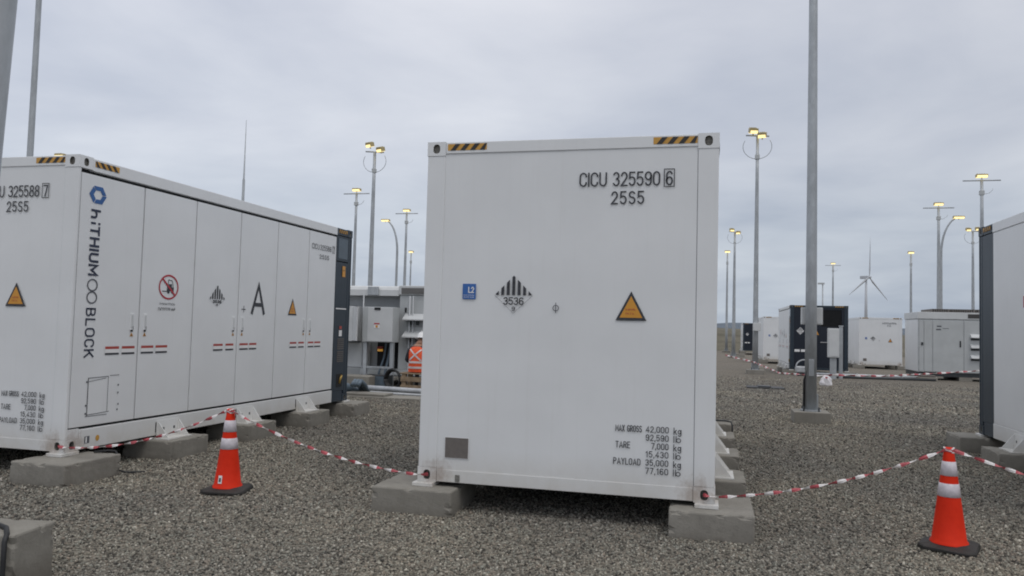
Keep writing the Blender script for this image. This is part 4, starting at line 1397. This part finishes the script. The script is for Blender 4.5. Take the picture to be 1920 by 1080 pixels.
# very near pole at the left edge
zb = 0.10
bp = empty('light_pole', (-2.03, -2.56, zb))
bp.rotation_euler = (0, R(3.1), 0)
tag(bp, 'very near thick galvanised pole cut off by the left edge of the photo', 'light pole', 'galvanised lamp poles')
mb = MB()
mb.tube([(0, 0, 0), (0, 0, 2.0), (0, 0, 5.0), (0, 0, 9.7)], [0.112, 0.108, 0.10, 0.065], 'galvanised', 20)
mb.lathe([(0.001, 0.0), (0.16, 0.0), (0.16, 0.02), (0.1, 0.021)], 'galvanised', 20, smooth=False)
mb.build('pole', bp)
# lightning rod mast
rod = empty('lightning_mast', (-13.6, 17.9, gz(17.9)))
tag(rod, 'thin tapering lightning mast rising behind the roof of the left container', 'lightning mast')
mb = MB()
mb.tube([(0, 0, 0), (0, 0, 4.5), (0, 0, 4.55), (0, 0, 6.6), (0, 0, 6.65), (0, 0, 8.75)], [0.085, 0.07, 0.055, 0.045, 0.03, 0.008], 'galvanised', 8)
mb.build('mast', rod)
MB().box(-0.25, 0.25, -0.25, 0.25, -0.2, 0.05, 'concrete').build('base', rod)
# thin camera mast seen far off left of the crossbar pole
cm = empty('camera_mast', (19.2, 120.0, gz(120)))
tag(cm, 'thin faint mast with a short head beside the far crossbar lamp', 'mast')
mb = MB(); mb.tube([(0, 0, 0), (0, 0, 10.0)], [0.14, 0.09], 'galvanised', 8); mb.build('pole', cm)
MB().box(-0.7, 0.25, -0.15, 0.15, 9.95, 10.2, 'grey_paint').build('lamp_head', cm)

# ------------------------------------------------------------------ wind turbine
def turbine():
    x, y, zh = 234.5, 1272.8, 90.4
    root = empty('wind_turbine', (x, y, gz(1300)))
    tag(root, 'distant white three bladed wind turbine on the horizon', 'wind turbine')
    H = zh - gz(1300)
    m = MB(); m.tube([(0, 0, -3), (0, 0, H * 0.5), (0, 0, H - 1.5)], [2.6, 2.1, 1.5], 'turbine_white', 16); m.build('tower', root)
    yaw = R(50)
    nac = MB().box(-2.2, 2.2, -4.0, 9.0, -2.2, 2.4, 'turbine_white', 0.6).build('nacelle', root)
    nac.location = (0, 0, H); nac.rotation_euler = (0, 0, yaw)
    hub = MB(); hub.lathe([(0.01, 3.2), (1.0, 2.9), (1.9, 1.6), (2.2, 0), (2.0, -1.5), (0.01, -1.6)], 'turbine_white', 20)
    ho = hub.build('hub', root)
    fwd = Vector((math.sin(yaw), -math.cos(yaw), 0))
    ho.location = Vector((0, 0, H)) + fwd * 5.2
    ho.rotation_euler = fwd.to_track_quat('Z', 'Y').to_euler()
    side = Vector((math.cos(yaw), math.sin(yaw), 0))
    for ang in (2, 122, 242):
        a = R(ang)
        d = Vector((0, 0, 1)) * math.cos(a) + side * math.sin(a)
        c = d.cross(fwd)
        vs = []; fs = []
        prof = [(0.0, 1.0, 1.0), (0.06, 1.1, 0.9), (0.18, 2.1, 0.55), (0.45, 1.45, 0.32), (0.75, 0.95, 0.18), (1.0, 0.25, 0.06)]
        for t, wv, th in prof:
            o = d * (t * 62)
            for p, q in ((-0.35, 0), (0.1, 1), (0.65, 0.0), (0.1, -1)):
                vs.append(o + c * (p * wv * 1.9) + fwd * (q * th * 0.8))
        for k in range(len(prof) - 1):
            for j in range(4):
                fs.append([k * 4 + j, k * 4 + (j + 1) % 4, (k + 1) * 4 + (j + 1) % 4, (k + 1) * 4 + j])
        fs += [[0, 1, 2, 3], [len(vs) - 4 + j for j in range(4)]]
        b = MB(); b.add(vs, fs, 'turbine_white', True)
        bo = b.build('blade', root); bo.location = ho.location
turbine()

# ------------------------------------------------------------------ grey power station in the gap
def station_mid():
    y = 12.5; zb = gz(12.6)
    root = empty('power_station', (-5.6, y, zb))
    tag(root, 'grey transformer station between the left and middle containers behind the worker', 'power station')
    def B(name, parent=root):
        return lambda m: m.build(name, parent)
    ox, oy, oz = -5.6, y, zb
    def bx(m, x0, x1, y0, y1, z0, z1, mat, bev=0.0):
        m.box(x0 - ox, x1 - ox, y0 - oy, y1 - oy, z0 - oz, z1 - oz, mat, bev); return m
    # skid
    m = MB(); bx(m, -8.8, -2.4, 12.35, 14.9, -0.02, 0.16, 'station_shade_grey', 0.01); m.build('skid_frame', root)
    for x in (-8.6, -7.0, -5.0, -3.0):
        m = MB(); bx(m, x, x + 0.35, 12.5, 14.8, zb - 0.1, -0.02, 'concrete'); m.build('plinth', root)
    # transformer bay (left) set back; shade under the pale duct put into its grey
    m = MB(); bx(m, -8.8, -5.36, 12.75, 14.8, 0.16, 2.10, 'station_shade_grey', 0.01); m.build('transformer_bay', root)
    m = MB()
    pts = [(0.0, 2.04), (0.0, 2.19), (0.05, 2.26), (0.13, 2.295), (2.4, 2.295), (2.4, 2.04)]
    vs = [(-8.8 - ox, 12.45 + a - oy, z - oz) for a, z in pts] + [(-5.36 - ox, 12.45 + a - oy, z - oz) for a, z in pts]
    n = len(pts)
    m.add(vs, [list(range(n))[::-1], [n + i for i in range(n)]] + [[i, (i + 1) % n, n + (i + 1) % n, n + i] for i in range(n)], 'light_grey_paint')
    m.build('roof_duct', root)
    m = MB(); bx(m, -6.2, -5.9, 12.40, 12.45, 2.05, 2.27, 'galvanised', 0.008); m.build('duct_clip', root)
    # switchgear unit (right)
    m = MB(); bx(m, -5.34, -2.4, 12.5, 14.8, 0.16, 2.06, 'grey_paint', 0.01); m.build('switchgear_housing', root)
    m = MB(); bx(m, -5.36, -2.38, 12.46, 14.82, 2.07, 2.31, 'light_grey_paint', 0.015); m.build('roof', root)
    m = MB(); bx(m, -5.28, -4.0, 12.44, 12.458, 2.10, 2.25, 'louvre_brown')
    for k in range(4):
        bx(m, -5.27, -4.02, 12.43, 12.44, 2.118 + k * 0.035, 2.126 + k * 0.035, 'station_shade_grey')
    m.build('roof_louvre', root)
    d = MB(); bx(d, -5.20, -4.1, 12.485, 12.498, 0.75, 1.92, 'grey_paint', 0.004)
    do = d.build('access_door', root)
    for z in (1.42, 0.98):
        hmb = MB()
        q = [(0.0, z + 0.17), (-0.22, z + 0.03), (-0.22, z), (0.0, z)]
        vs = [(-5.16 - ox, 12.48 + a - oy, zz - oz) for a, zz in q] + [(-4.1 - ox, 12.48 + a - oy, zz - oz) for a, zz in q]
        hmb.add(vs, [(3, 2, 1, 0), (4, 5, 6, 7), (0, 1, 5, 4), (1, 2, 6, 5), (2, 3, 7, 6), (3, 0, 4, 7)], 'light_grey_paint')
        bx(hmb, -5.12, -4.12, 12.466, 12.482, z - 0.17, z - 0.005, 'station_shade_grey')
        for k in range(5):
            bx(hmb, -5.05 + k * 0.2, -4.98 + k * 0.2, 12.42, 12.465, z - 0.12, z - 0.02, 'steel_dark')
        hmb.build('vent_hood', do)
    m = MB(); bx(m, -5.18, -5.14, 12.46, 12.485, 1.62, 1.74, 'gap_dark'); m.build('handle', do)
    # cabinet on legs in front
    c = MB(); bx(c, -6.10, -5.27, 11.95, 12.35, 0.85, 1.735, 'grey_paint', 0.008)
    bx(c, -5.96, -5.285, 11.938, 11.95, 0.87, 1.72, 'light_grey_paint', 0.003)
    co = c.build('control_cabinet', root)
    m = MB(); bx(m, -5.78, -5.62, 11.92, 11.936, 1.66, 1.72, 'gap_dark'); m.build('handle', co)
    s = MB(); bx(s, -5.78, -5.63, 11.93, 11.937, 1.20, 1.33, 'sticker_white')
    bx(s, -5.78, -5.63, 11.926, 11.93, 1.295, 1.33, 'sign_red'); bx(s, -5.735, -5.675, 11.926, 11.93, 1.215, 1.275, 'sign_yellow')
    s.build('warning_label', co)
    for x in (-6.08, -5.36):
        m = MB(); bx(m, x, x + 0.09, 12.0, 12.09, zb - 0.02, 0.85, 'galvanised'); m.build('leg', co)
    m = MB(); bx(m, -6.0, -5.36, 12.02, 12.07, 0.19, 0.24, 'galvanised'); m.build('crossbar', co)
    # open left cabinet and its door
    c = MB(); bx(c, -7.3, -6.42, 12.05, 12.6, 0.85, 1.74, 'light_grey_paint', 0.008); lc = c.build('side_cabinet', root)
    c = MB()
    a, b = Vector((-6.42, 12.05)), Vector((-6.16, 11.72))
    nrm = Vector((-(b - a).y, (b - a).x)).normalized() * 0.03
    q = [a, b, b + nrm, a + nrm]
    vs = [(p.x - ox, p.y - oy, 0.87 - oz) for p in q] + [(p.x - ox, p.y - oy, 1.73 - oz) for p in q]
    c.add(vs, [(3, 2, 1, 0), (4, 5, 6, 7), (0, 1, 5, 4), (1, 2, 6, 5), (2, 3, 7, 6), (3, 0, 4, 7)], 'light_grey_paint')
    c.build('cabinet_door', lc)
    # lower panels and a black sheet painted for the gap's shade, with amber lamp
    m = MB(); bx(m, -7.2, -6.20, 12.55, 12.7, 0.17, 0.80, 'light_grey_paint', 0.005); m.build('lower_panel', root)
    m = MB(); bx(m, -6.00, -5.38, 12.70, 12.748, 0.17, 0.84, 'gap_dark')
    m.build('shade_sheet', root)
    m = MB(); m.tube([(-5.86 - ox, 12.55 - oy, 0.60 - oz), (-5.86 - ox, 12.55 - oy, 0.66 - oz)], 0.07, 'amber_lamp', 12)
    m.tube([(-5.86 - ox, 12.55 - oy, 0.66 - oz), (-5.86 - ox, 12.55 - oy, 0.72 - oz)], 0.08, 'stripe_red', 12)
    bx(m, -5.90, -5.82, 12.55, 12.74, 0.63, 0.66, 'steel_dark')
    m.build('beacon', root)
    m = MB()
    for k, (x, r) in enumerate(((-5.72, 0.03), (-5.60, 0.035), (-5.50, 0.03))):
        m.tube([(x - ox, 12.6 - oy, 0.80 - oz), (x - ox + 0.02, 12.45 - oy, 0.45 - oz), (x - ox + 0.05 * (k - 1), 12.3 - oy, 0.05 - oz), (x - ox, 12.2 - oy, zb + 0.02 - oz)], r, 'conduit_blue', 8)
    m.build('power_cable', root)
    m = MB(); bx(m, -6.3, -2.4, 12.32, 12.348, 0.02, 0.13, 'grey_paint'); m.build('skid_rail', root)
station_mid()
mb = MB(); mb.box(-0.42, 0.42, -0.3, 0.3, -0.3, 0.30, 'concrete', 0.015)
tag(mb.build('concrete_block', None, (-5.98, 11.55, gz(11.6))), 'rough concrete block standing before the legs of the grey cabinet', 'concrete block')
mb = MB(); mb.box(-0.95, 0.95, -0.3, 0.3, -0.2, 0.035, 'concrete', 0.02)
mb.box(-0.8, 0.15, -0.25, 0.25, 0.035, 0.085, 'concrete', 0.01)
tag(mb.build('cable_trench_slab', None, (-4.3, 9.15, gz(9.1))), 'low concrete slab lying in the gravel in front of the silver pipes', 'slab')
def pipe_run(name, label, pts, r, mat='pipe_metal', clamps=()):
    root = empty(name, pts[0])
    tag(root, label, 'pipe')
    o = Vector(pts[0])
    m = MB(); m.tube([Vector(p) - o for p in pts], r, mat, 14); m.build('pipe', root)
    for c in clamps:
        m = MB(); q = Vector(c) - o
        m.box(q.x - 0.03, q.x + 0.03, q.y - r * 1.25, q.y + r * 1.25, q.z - r * 1.25, q.z + r * 1.25, 'galvanised', 0.008); m.box(q.x - 0.02, q.x + 0.02, q.y - 0.02, q.y + 0.02, gz(o.y) - o.z, q.z - r, 'galvanised')
        m.build('pipe_clamp', root)
    return root
pipe_run('conduit_pipe', 'upper silver conduit pipe running across the gap before the station', [(-5.15, 10.0, -0.125), (-3.9, 9.98, -0.145), (-1.5, 9.95, -0.16)], 0.060, clamps=((-2.6, 9.965, -0.152),))
pipe_run('conduit_pipe', 'lower thinner silver pipe under the upper conduit pipe', [(-5.2, 9.86, -0.215), (-3.9, 9.84, -0.225), (-1.5, 9.8, -0.23)], 0.035)
pipe_run('flexible_conduit', 'blue grey flexible conduit bundle at the rear corner of the left container', [(-5.9, 8.3, 0.05), (-5.65, 8.6, 0.10), (-5.4, 8.9, 0.04), (-5.2, 9.3, -0.08), (-5.1, 9.6, -0.2)], 0.10, 'conduit_blue')
mb = MB()
for k in range(3):
    mb.tube([(0.07 * k, 0, 0), (0.07 * k + 0.02, 0.12, 0.10), (0.07 * k + 0.03, 0.3, 0.0), (0.07 * k, 0.55, -0.18)], 0.045, 'conduit_blue', 8)
tag(mb.build('cable_bundle', None, (-4.98, 9.1, -0.02)), 'bundle of dark blue cables entering the ground beside the pipes', 'cable bundle')

mb = MB()
for k in range(3):
    mb.tube([(0.03 * k, 0.24 * math.cos(t) * (1 - 0.06 * k), 0.24 + 0.24 * math.sin(t) * (1 - 0.06 * k)) for t in np.linspace(0, 6.28, 24)], 0.03, 'cable_black', 8)
pass
for k, (cx_, r_) in enumerate(((-5.02, 0.022), (-4.93, 0.016), (-6.30, 0.02))):
    cm_ = MB(); cm_.tube([(cx_, 12.40, 2.04), (cx_, 12.40, 0.3), (cx_ + 0.03, 12.36, 0.1), (cx_ + 0.02, 12.25, gz(12) + 0.0)], r_, 'pipe_metal', 8)
    tag(cm_.build('conduit_riser'), ('thin silver riser conduit on the grey station beside the vent hoods', 'thinnest silver riser conduit nearest the worker', 'silver riser conduit left of the grey cabinet legs')[k], 'conduit')
hc = mb.build('hose_coil', None, (-5.06, 11.5, gz(11.5))); hc.rotation_euler = (0, 0, R(72))
tag(hc, 'coil of black hose standing in front of the grey station beside the crate', 'hose coil')
mb = MB(); mb.box(-0.22, 0.22, -0.14, 0.14, 0, 0.32, 'steel_dark', 0.01); mb.box(-0.20, 0.20, -0.145, -0.14, 0.03, 0.29, 'conduit_blue')
tag(mb.build('tool_box', None, (-5.42, 11.75, gz(11.7))), 'dark metal box between the cabinet legs and the black hose coil', 'tool box')
# worker seated on a wooden crate
def seg_skin(name, joints, edges, mat, parent, sub=2):
    me = bpy.data.meshes.new(name)
    me.from_pydata([j[0] for j in joints], edges, [])
    o = bpy.data.objects.new(name, me); COL.objects.link(o)
    md = o.modifiers.new('skin', 'SKIN'); md.use_smooth_shade = True
    for i, sv in enumerate(me.skin_vertices[0].data):
        r = joints[i][1]
        sv.radius = r if isinstance(r, tuple) else (r, r)
        sv.use_root = (i == 0)
    s = o.modifiers.new('sub', 'SUBSURF'); s.levels = sub; s.render_levels = sub
    dg = bpy.context.evaluated_depsgraph_get()
    nm = bpy.data.meshes.new_from_object(o.evaluated_get(dg))
    o.modifiers.clear(); o.data = nm; bpy.data.meshes.remove(me)
    if isinstance(mat, str):
        nm.materials.clear(); nm.materials.append(MATS[mat])
    o.parent = parent
    return o
def build_person():
    X, Y, Z = -4.235, 11.0, 0.19        # seat point on the crate
    root = empty('person', (X, Y, Z))
    tag(root, 'worker in orange reflective vest and white helmet seated on a crate, back to the camera', 'person')
    J = [((0, 0, 0.10), (0.165, 0.125)), ((0, -0.03, 0.28), (0.15, 0.115)), ((0, 0.0, 0.47), (0.17, 0.12)), ((0, 0.03, 0.58), (0.12, 0.09)), ((0.01, 0.06, 0.66), 0.055), ((0.03, 0.15, 0.70), (0.075, 0.09)), ((0.03, 0.18, 0.79), (0.078, 0.095)),
         ((-0.205, 0.02, 0.54), 0.066), ((-0.28, 0.02, 0.28), 0.052), ((-0.20, 0.32, 0.20), 0.036), ((-0.17, 0.40, 0.19), (0.022, 0.04)),
         ((0.205, 0.02, 0.54), 0.066), ((0.28, 0.02, 0.28), 0.052), ((0.20, 0.32, 0.20), 0.036), ((0.17, 0.40, 0.19), (0.022, 0.04)),
         ((-0.10, 0.06, 0.09), 0.10), ((-0.16, 0.44, 0.10), 0.072), ((-0.16, 0.42, -0.20), 0.052), ((-0.16, 0.40, -0.40), 0.042), ((-0.17, 0.54, -0.42), 0.036),
         ((0.10, 0.06, 0.09), 0.10), ((0.16, 0.44, 0.10), 0.072), ((0.16, 0.42, -0.20), 0.052), ((0.16, 0.40, -0.40), 0.042), ((0.17, 0.54, -0.42), 0.036)]
    E = [(0, 1), (1, 2), (2, 3), (3, 4), (4, 5), (5, 6), (3, 7), (7, 8), (8, 9), (9, 10), (3, 11), (11, 12), (12, 13), (13, 14), (0, 15), (15, 16), (16, 17), (17, 18), (18, 19), (0, 20), (20, 21), (21, 22), (22, 23), (23, 24)]
    for s, w in ((-1, 10), (1, 14)):          # fingers and thumb of each hand
        for k, ln in enumerate((0.055, 0.068, 0.072, 0.062)):
            i = len(J)
            bx_ = s * (0.17 + 0.025 - k * 0.019)
            J.append(((bx_, 0.425, 0.185), 0.010)); J.append(((bx_, 0.425 + ln * 0.6, 0.178), 0.009)); J.append(((bx_, 0.425 + ln, 0.155), 0.008))
            E += [(w, i), (i, i + 1), (i + 1, i + 2)]
        i = len(J)
        J.append(((s * 0.135, 0.40, 0.19), 0.011)); J.append(((s * 0.115, 0.44, 0.175), 0.009))
        E += [(w, i), (i, i + 1)]
    body = seg_skin('body', J, E, 'clothing_dark', root)
    body.data.materials.append(MATS['skin'])
    for p in body.data.polygons:
        c = p.center
        if c.z > 0.625 or (c.y > 0.36 and c.z > 0.12 and c.z < 0.24 and abs(c.x) < 0.23 and abs(c.x) > 0.09 and c.y > 0.37):
            p.material_index = 1
    # vest: a shell round the trunk, wider than the body
    rings = [(0.02, 0.19, 0.165, 0.0), (0.12, 0.19, 0.165, -0.01), (0.24, 0.172, 0.15, -0.03), (0.36, 0.18, 0.15, -0.015), (0.47, 0.19, 0.145, 0.0), (0.54, 0.185, 0.125, 0.015), (0.60, 0.14, 0.10, 0.03), (0.63, 0.08, 0.075, 0.045)]
    n = 28
    def shell(zs, grow, mat, name, parent, mat_fn=None):
        m = MB(); vs = []; fs = []
        for z, a, b, yo in zs:
            for j in range(n):
                t = 2 * math.pi * j / n
                rip = 1 + 0.018 * math.sin(5 * t + z * 23)
                ca, sa = math.cos(t), math.sin(t)
                vs.append((math.copysign(abs(ca) ** 0.8, ca) * (a * rip + grow), yo + math.copysign(abs(sa) ** 0.8, sa) * (b * rip + grow), z))
        for k in range(len(zs) - 1):
            for j in range(n):
                fs.append([k * n + j, k * n + (j + 1) % n, (k + 1) * n + (j + 1) % n, (k + 1) * n + j])
        m.add(vs, fs, mat, True)
        return m.build(name, parent)
    vest = shell(rings, 0.012, 'vest_orange', 'vest', root)
    for z0 in (0.10, 0.225):
        r = [(z0, *[np.interp(z0, [q[0] for q in rings], [q[k] for q in rings]) for k in (1, 2, 3)]), (z0 + 0.05, *[np.interp(z0 + 0.05, [q[0] for q in rings], [q[k] for q in rings]) for k in (1, 2, 3)])]
        shell(r, 0.017, 'vest_tape', 'reflective_stripe', vest)
    # crossed stripes on the back
    def back(x, z):
        a, b, yo = [np.interp(z, [q[0] for q in rings], [q[k] for q in rings]) for k in (1, 2, 3)]
        t = min(1, abs(x) / (a + 0.012))
        ang = math.acos(t ** (1 / 0.8))
        return yo - (abs(math.sin(ang)) ** 0.8) * (b + 0.012) - 0.008
    for s in (-1, 1):
        vs = []; fs = []
        for i in range(15):
            t = i / 14
            x = s * (-0.15 + 0.30 * t); z = 0.285 + 0.27 * t
            for dx in (-0.026, 0.026):
                vs.append((x + dx, back(x + dx, z) - (0.002 if s > 0 else 0.0), z))
        for i in range(14):
            fs.append([2 * i, 2 * i + 1, 2 * i + 3, 2 * i + 2])
        m = MB(); m.add(vs, fs, 'vest_tape', True); m.build('reflective_stripe', vest)
    # sleeves are dark; helmet with brim
    m = MB()
    m.lathe([(0.001, 0.165), (0.05, 0.155), (0.09, 0.125), (0.115, 0.08), (0.122, 0.03), (0.122, 0.0), (0.15, -0.008), (0.15, -0.016), (0.11, -0.012)], 'helmet_white', 28)
    m.box(-0.012, 0.012, -0.10, 0.10, 0.12, 0.166, 'helmet_white', 0.008)
    h = m.build('helmet', root); h.location = (0.03, 0.18, 0.80); h.rotation_euler = (R(-16), 0, 0)
    # face details and ears (turned away)
    m = MB()
    for s in (-1, 1):
        m.tube([(0.03 + s * 0.078, 0.17, 0.71), (0.03 + s * 0.092, 0.165, 0.73), (0.03 + s * 0.088, 0.165, 0.765)], [0.010, 0.016, 0.010], 'skin', 8)
    m.tube([(0.03, 0.26, 0.76), (0.03, 0.29, 0.72), (0.03, 0.27, 0.705)], [0.010, 0.017, 0.010], 'skin', 8)
    m.build('ears_and_nose', root)
build_person()
def crate():
    y = 11.05; zb = gz(y)
    root = empty('wooden_crate', (-4.22, y, zb))
    tag(root, 'rough wooden crate the worker in orange sits on', 'crate')
    h = 0.19 - zb
    m = MB()
    for k in range(5):
        m.box(-0.36, 0.36, -0.26 + k * 0.105, -0.165 + k * 0.105, h - 0.03, h, 'wood', 0.004)
    m.build('top_boards', root)
    for x in (-0.32, 0.22):
        m = MB(); m.box(x, x + 0.10, -0.24, -0.14, 0, h - 0.03, 'wood', 0.004); m.box(x, x + 0.10, 0.14, 0.24, 0, h - 0.03, 'wood', 0.004); m.build('post', root)
    for k in range(2):
        m = MB(); m.box(-0.34, 0.34, -0.262, -0.242, 0.06 + k * 0.19, 0.17 + k * 0.19, 'wood', 0.004); m.build('side_board', root)
crate()

# ------------------------------------------------------------------ grey station at the right
def station_far():
    X0, Y0, zb = 11.26, 31.0, gz(31)
    root = empty('power_station', (X0, Y0, zb))
    tag(root, 'grey transformer station with double doors standing left of the right container', 'power station')
    z0, z1 = 0.34, 2.94
    m = MB(); m.box(0.0, 6.0, 0.0, 2.4, z0, z1 - 0.31, 'grey_paint', 0.01); m.build('housing', root)
    m = MB(); m.box(-0.03, 6.03, -0.03, 2.43, z1 - 0.30, z1, 'light_grey_paint', 0.012); m.build('roof', root)
    m = MB(); m.box(-0.012, -0.001, 0.06, 2.34, z0 + 0.02, z1 - 0.33, 'white_paint'); m.build('end_panel', root)
    m = MB(); m.box(0.02, 5.98, 0.05, 2.35, 0.16, z0, 'steel_dark'); m.build('skid_frame', root)
    for x in (0.2, 1.6, 3.2, 5.2):
        m = MB(); m.box(x, x + 0.5, 0.0, 2.4, -0.1, 0.16, 'concrete'); m.build('plinth', root)
    for k, (a, b) in enumerate(((0.03, 0.20), (0.22, 0.53), (0.57, 1.74), (1.79, 3.3), (3.34, 4.6), (4.64, 5.95))):
        d = MB(); d.box(a, b, -0.022, -0.002, z0 + 0.03, z1 - 0.37, 'grey_paint', 0.004); do = d.build('door', root)
        if k == 2:
            h = MB(); h.box(b - 0.13, b - 0.08, -0.045, -0.022, 1.45, 1.72, 'gap_dark', 0.005); h.build('handle', do)
            s = MB(); s.box(0.72, 0.90, -0.026, -0.0225, 2.30, 2.36, 'grey_ink'); s.box(0.69, 0.88, -0.026, -0.0225, 2.16, 2.22, 'grey_ink'); s.box(0.95, 1.20, -0.026, -0.0225, 2.23, 2.25, 'grey_ink'); s.build('name_plate', do)
        if k == 0:
            h = MB(); h.box(b - 0.10, b - 0.02, -0.05, -0.022, 1.50, 1.62, 'steel_dark'); h.build('handle', do)
        if k == 3:
            for z in (0.98, 1.42, 1.86):
                hm = MB()
                q = [(-0.022, z + 0.16), (-0.20, z + 0.03), (-0.20, z), (-0.022, z)]
                vs = [(2.02, a_, zz) for a_, zz in q] + [(3.1, a_, zz) for a_, zz in q]
                hm.add(vs, [(3, 2, 1, 0), (4, 5, 6, 7), (0, 1, 5, 4), (1, 2, 6, 5), (2, 3, 7, 6), (3, 0, 4, 7)], 'light_grey_paint')
                hm.box(2.04, 3.08, -0.04, -0.023, z - 0.10, z - 0.004, 'steel_dark')
                hm.build('vent_hood', do)
    m = MB(); m.box(1.93, 3.6, -0.045, -0.032, z1 - 0.24, z1 - 0.06, 'louvre_brown')
    for k in range(4):
        m.box(1.94, 3.58, -0.055, -0.046, z1 - 0.225 + k * 0.04, z1 - 0.21 + k * 0.04, 'steel_dark')
    m.build('roof_louvre', root)
    for a, b in ((0.60, 1.30), (1.34, 2.3), (2.34, 3.4), (3.44, 4.6)):
        m = MB(); m.box(a, b, 0.25, 2.1, z1 + 0.003, z1 + 0.15, 'louvre_brown', 0.008)
        for k in range(int((b - a) / 0.09)):
            m.box(a + 0.03 + k * 0.09, a + 0.06 + k * 0.09, 0.24, 0.25, z1 + 0.02, z1 + 0.14, 'gap_dark')
        m.build('cooling_unit', root)
station_far()

# electrical pillar and thin post in front of the navy end
def pillar():
    x, y = 7.36, 28.0; zb = gz(y)
    root = empty('electrical_pillar', (x, y, zb))
    tag(root, 'pale grey meter box on a stub post before the navy container end', 'electrical pillar')
    m = MB(); m.box(-0.12, 0.12, -0.08, 0.08, 0, 0.90, 'galvanised', 0.01); m.build('post', root)
    m = MB(); m.box(-0.21, 0.21, -0.16, 0.16, 0.88, 2.07, 'light_grey_paint', 0.015); b = m.build('meter_box', root)
    m = MB(); m.box(-0.18, 0.18, -0.175, -0.162, 0.93, 2.02, 'light_grey_paint', 0.004); m.build('door', b)
    root = empty('steel_post', (7.70, 28.3, gz(28.3)))
    tag(root, 'thin steel post just right of the pale grey meter box', 'post')
    m = MB(); m.box(-0.07, 0.07, -0.05, 0.05, 0, 2.15, 'galvanised', 0.008); m.build('post', root)
    m = MB(); m.box(-0.09, 0.09, -0.07, 0.07, 2.151, 2.19, 'galvanised', 0.008); m.build('cap', root)
pillar()
# cable box with hoop on the ground at the left foot of the navy end
root = empty('cable_box', (6.45, 30.2, gz(30.2)))
tag(root, 'silver cable box with a bent tube at the left foot of the navy container end', 'cable box')
m = MB(); m.box(-0.32, 0.40, -0.22, 0.22, 0.14, 0.42, 'pipe_metal', 0.05); m.box(-0.25, 0.3, -0.18, 0.18, 0, 0.14, 'steel_dark'); m.build('box', root)
m = MB(); m.tube([(-0.30 + 0.34 + 0.34 * math.cos(t), 0, 0.36 + 0.34 * math.sin(t)) for t in np.linspace(math.pi, 0.15, 12)], 0.03, 'pipe_metal', 8); m.build('bent_tube', root)
pipe_run('conduit_pipe', 'long low silver pipe running right from the navy container end', [(6.9, 29.6, gz(29) + 0.12), (11.8, 30.4, gz(30) + 0.10)], 0.06, clamps=((8.6, 29.87, gz(29) + 0.115), (10.4, 30.15, gz(29) + 0.11)))
pipe_run('conduit_pipe', 'dark pipe lying on the gravel before the long low silver pipe', [(7.2, 28.9, gz(29) + 0.05), (11.6, 29.7, gz(29) + 0.04)], 0.05, 'steel_dark')
mb = MB(); mb.box(-0.35, 0.35, -0.25, 0.25, -0.1, 0.16, 'concrete', 0.02); mb.box(-0.3, 0.3, -0.2, 0.2, 0.16, 0.24, 'louvre_brown', 0.02)
tag(mb.build('junction_pit', None, (11.35, 30.0, gz(30))), 'low reddish brown junction pit at the corner of the right grey station', 'junction pit')
mb = MB()
mb.box(-0.5, 0.5, -0.4, 0.4, -0.05, 0.35, 'concrete', 0.02)
tag(mb.build('concrete_block', None, (5.2, 69.0, gz(69))), 'far dark concrete block on the ground left of the farthest dark ended container', 'concrete block')
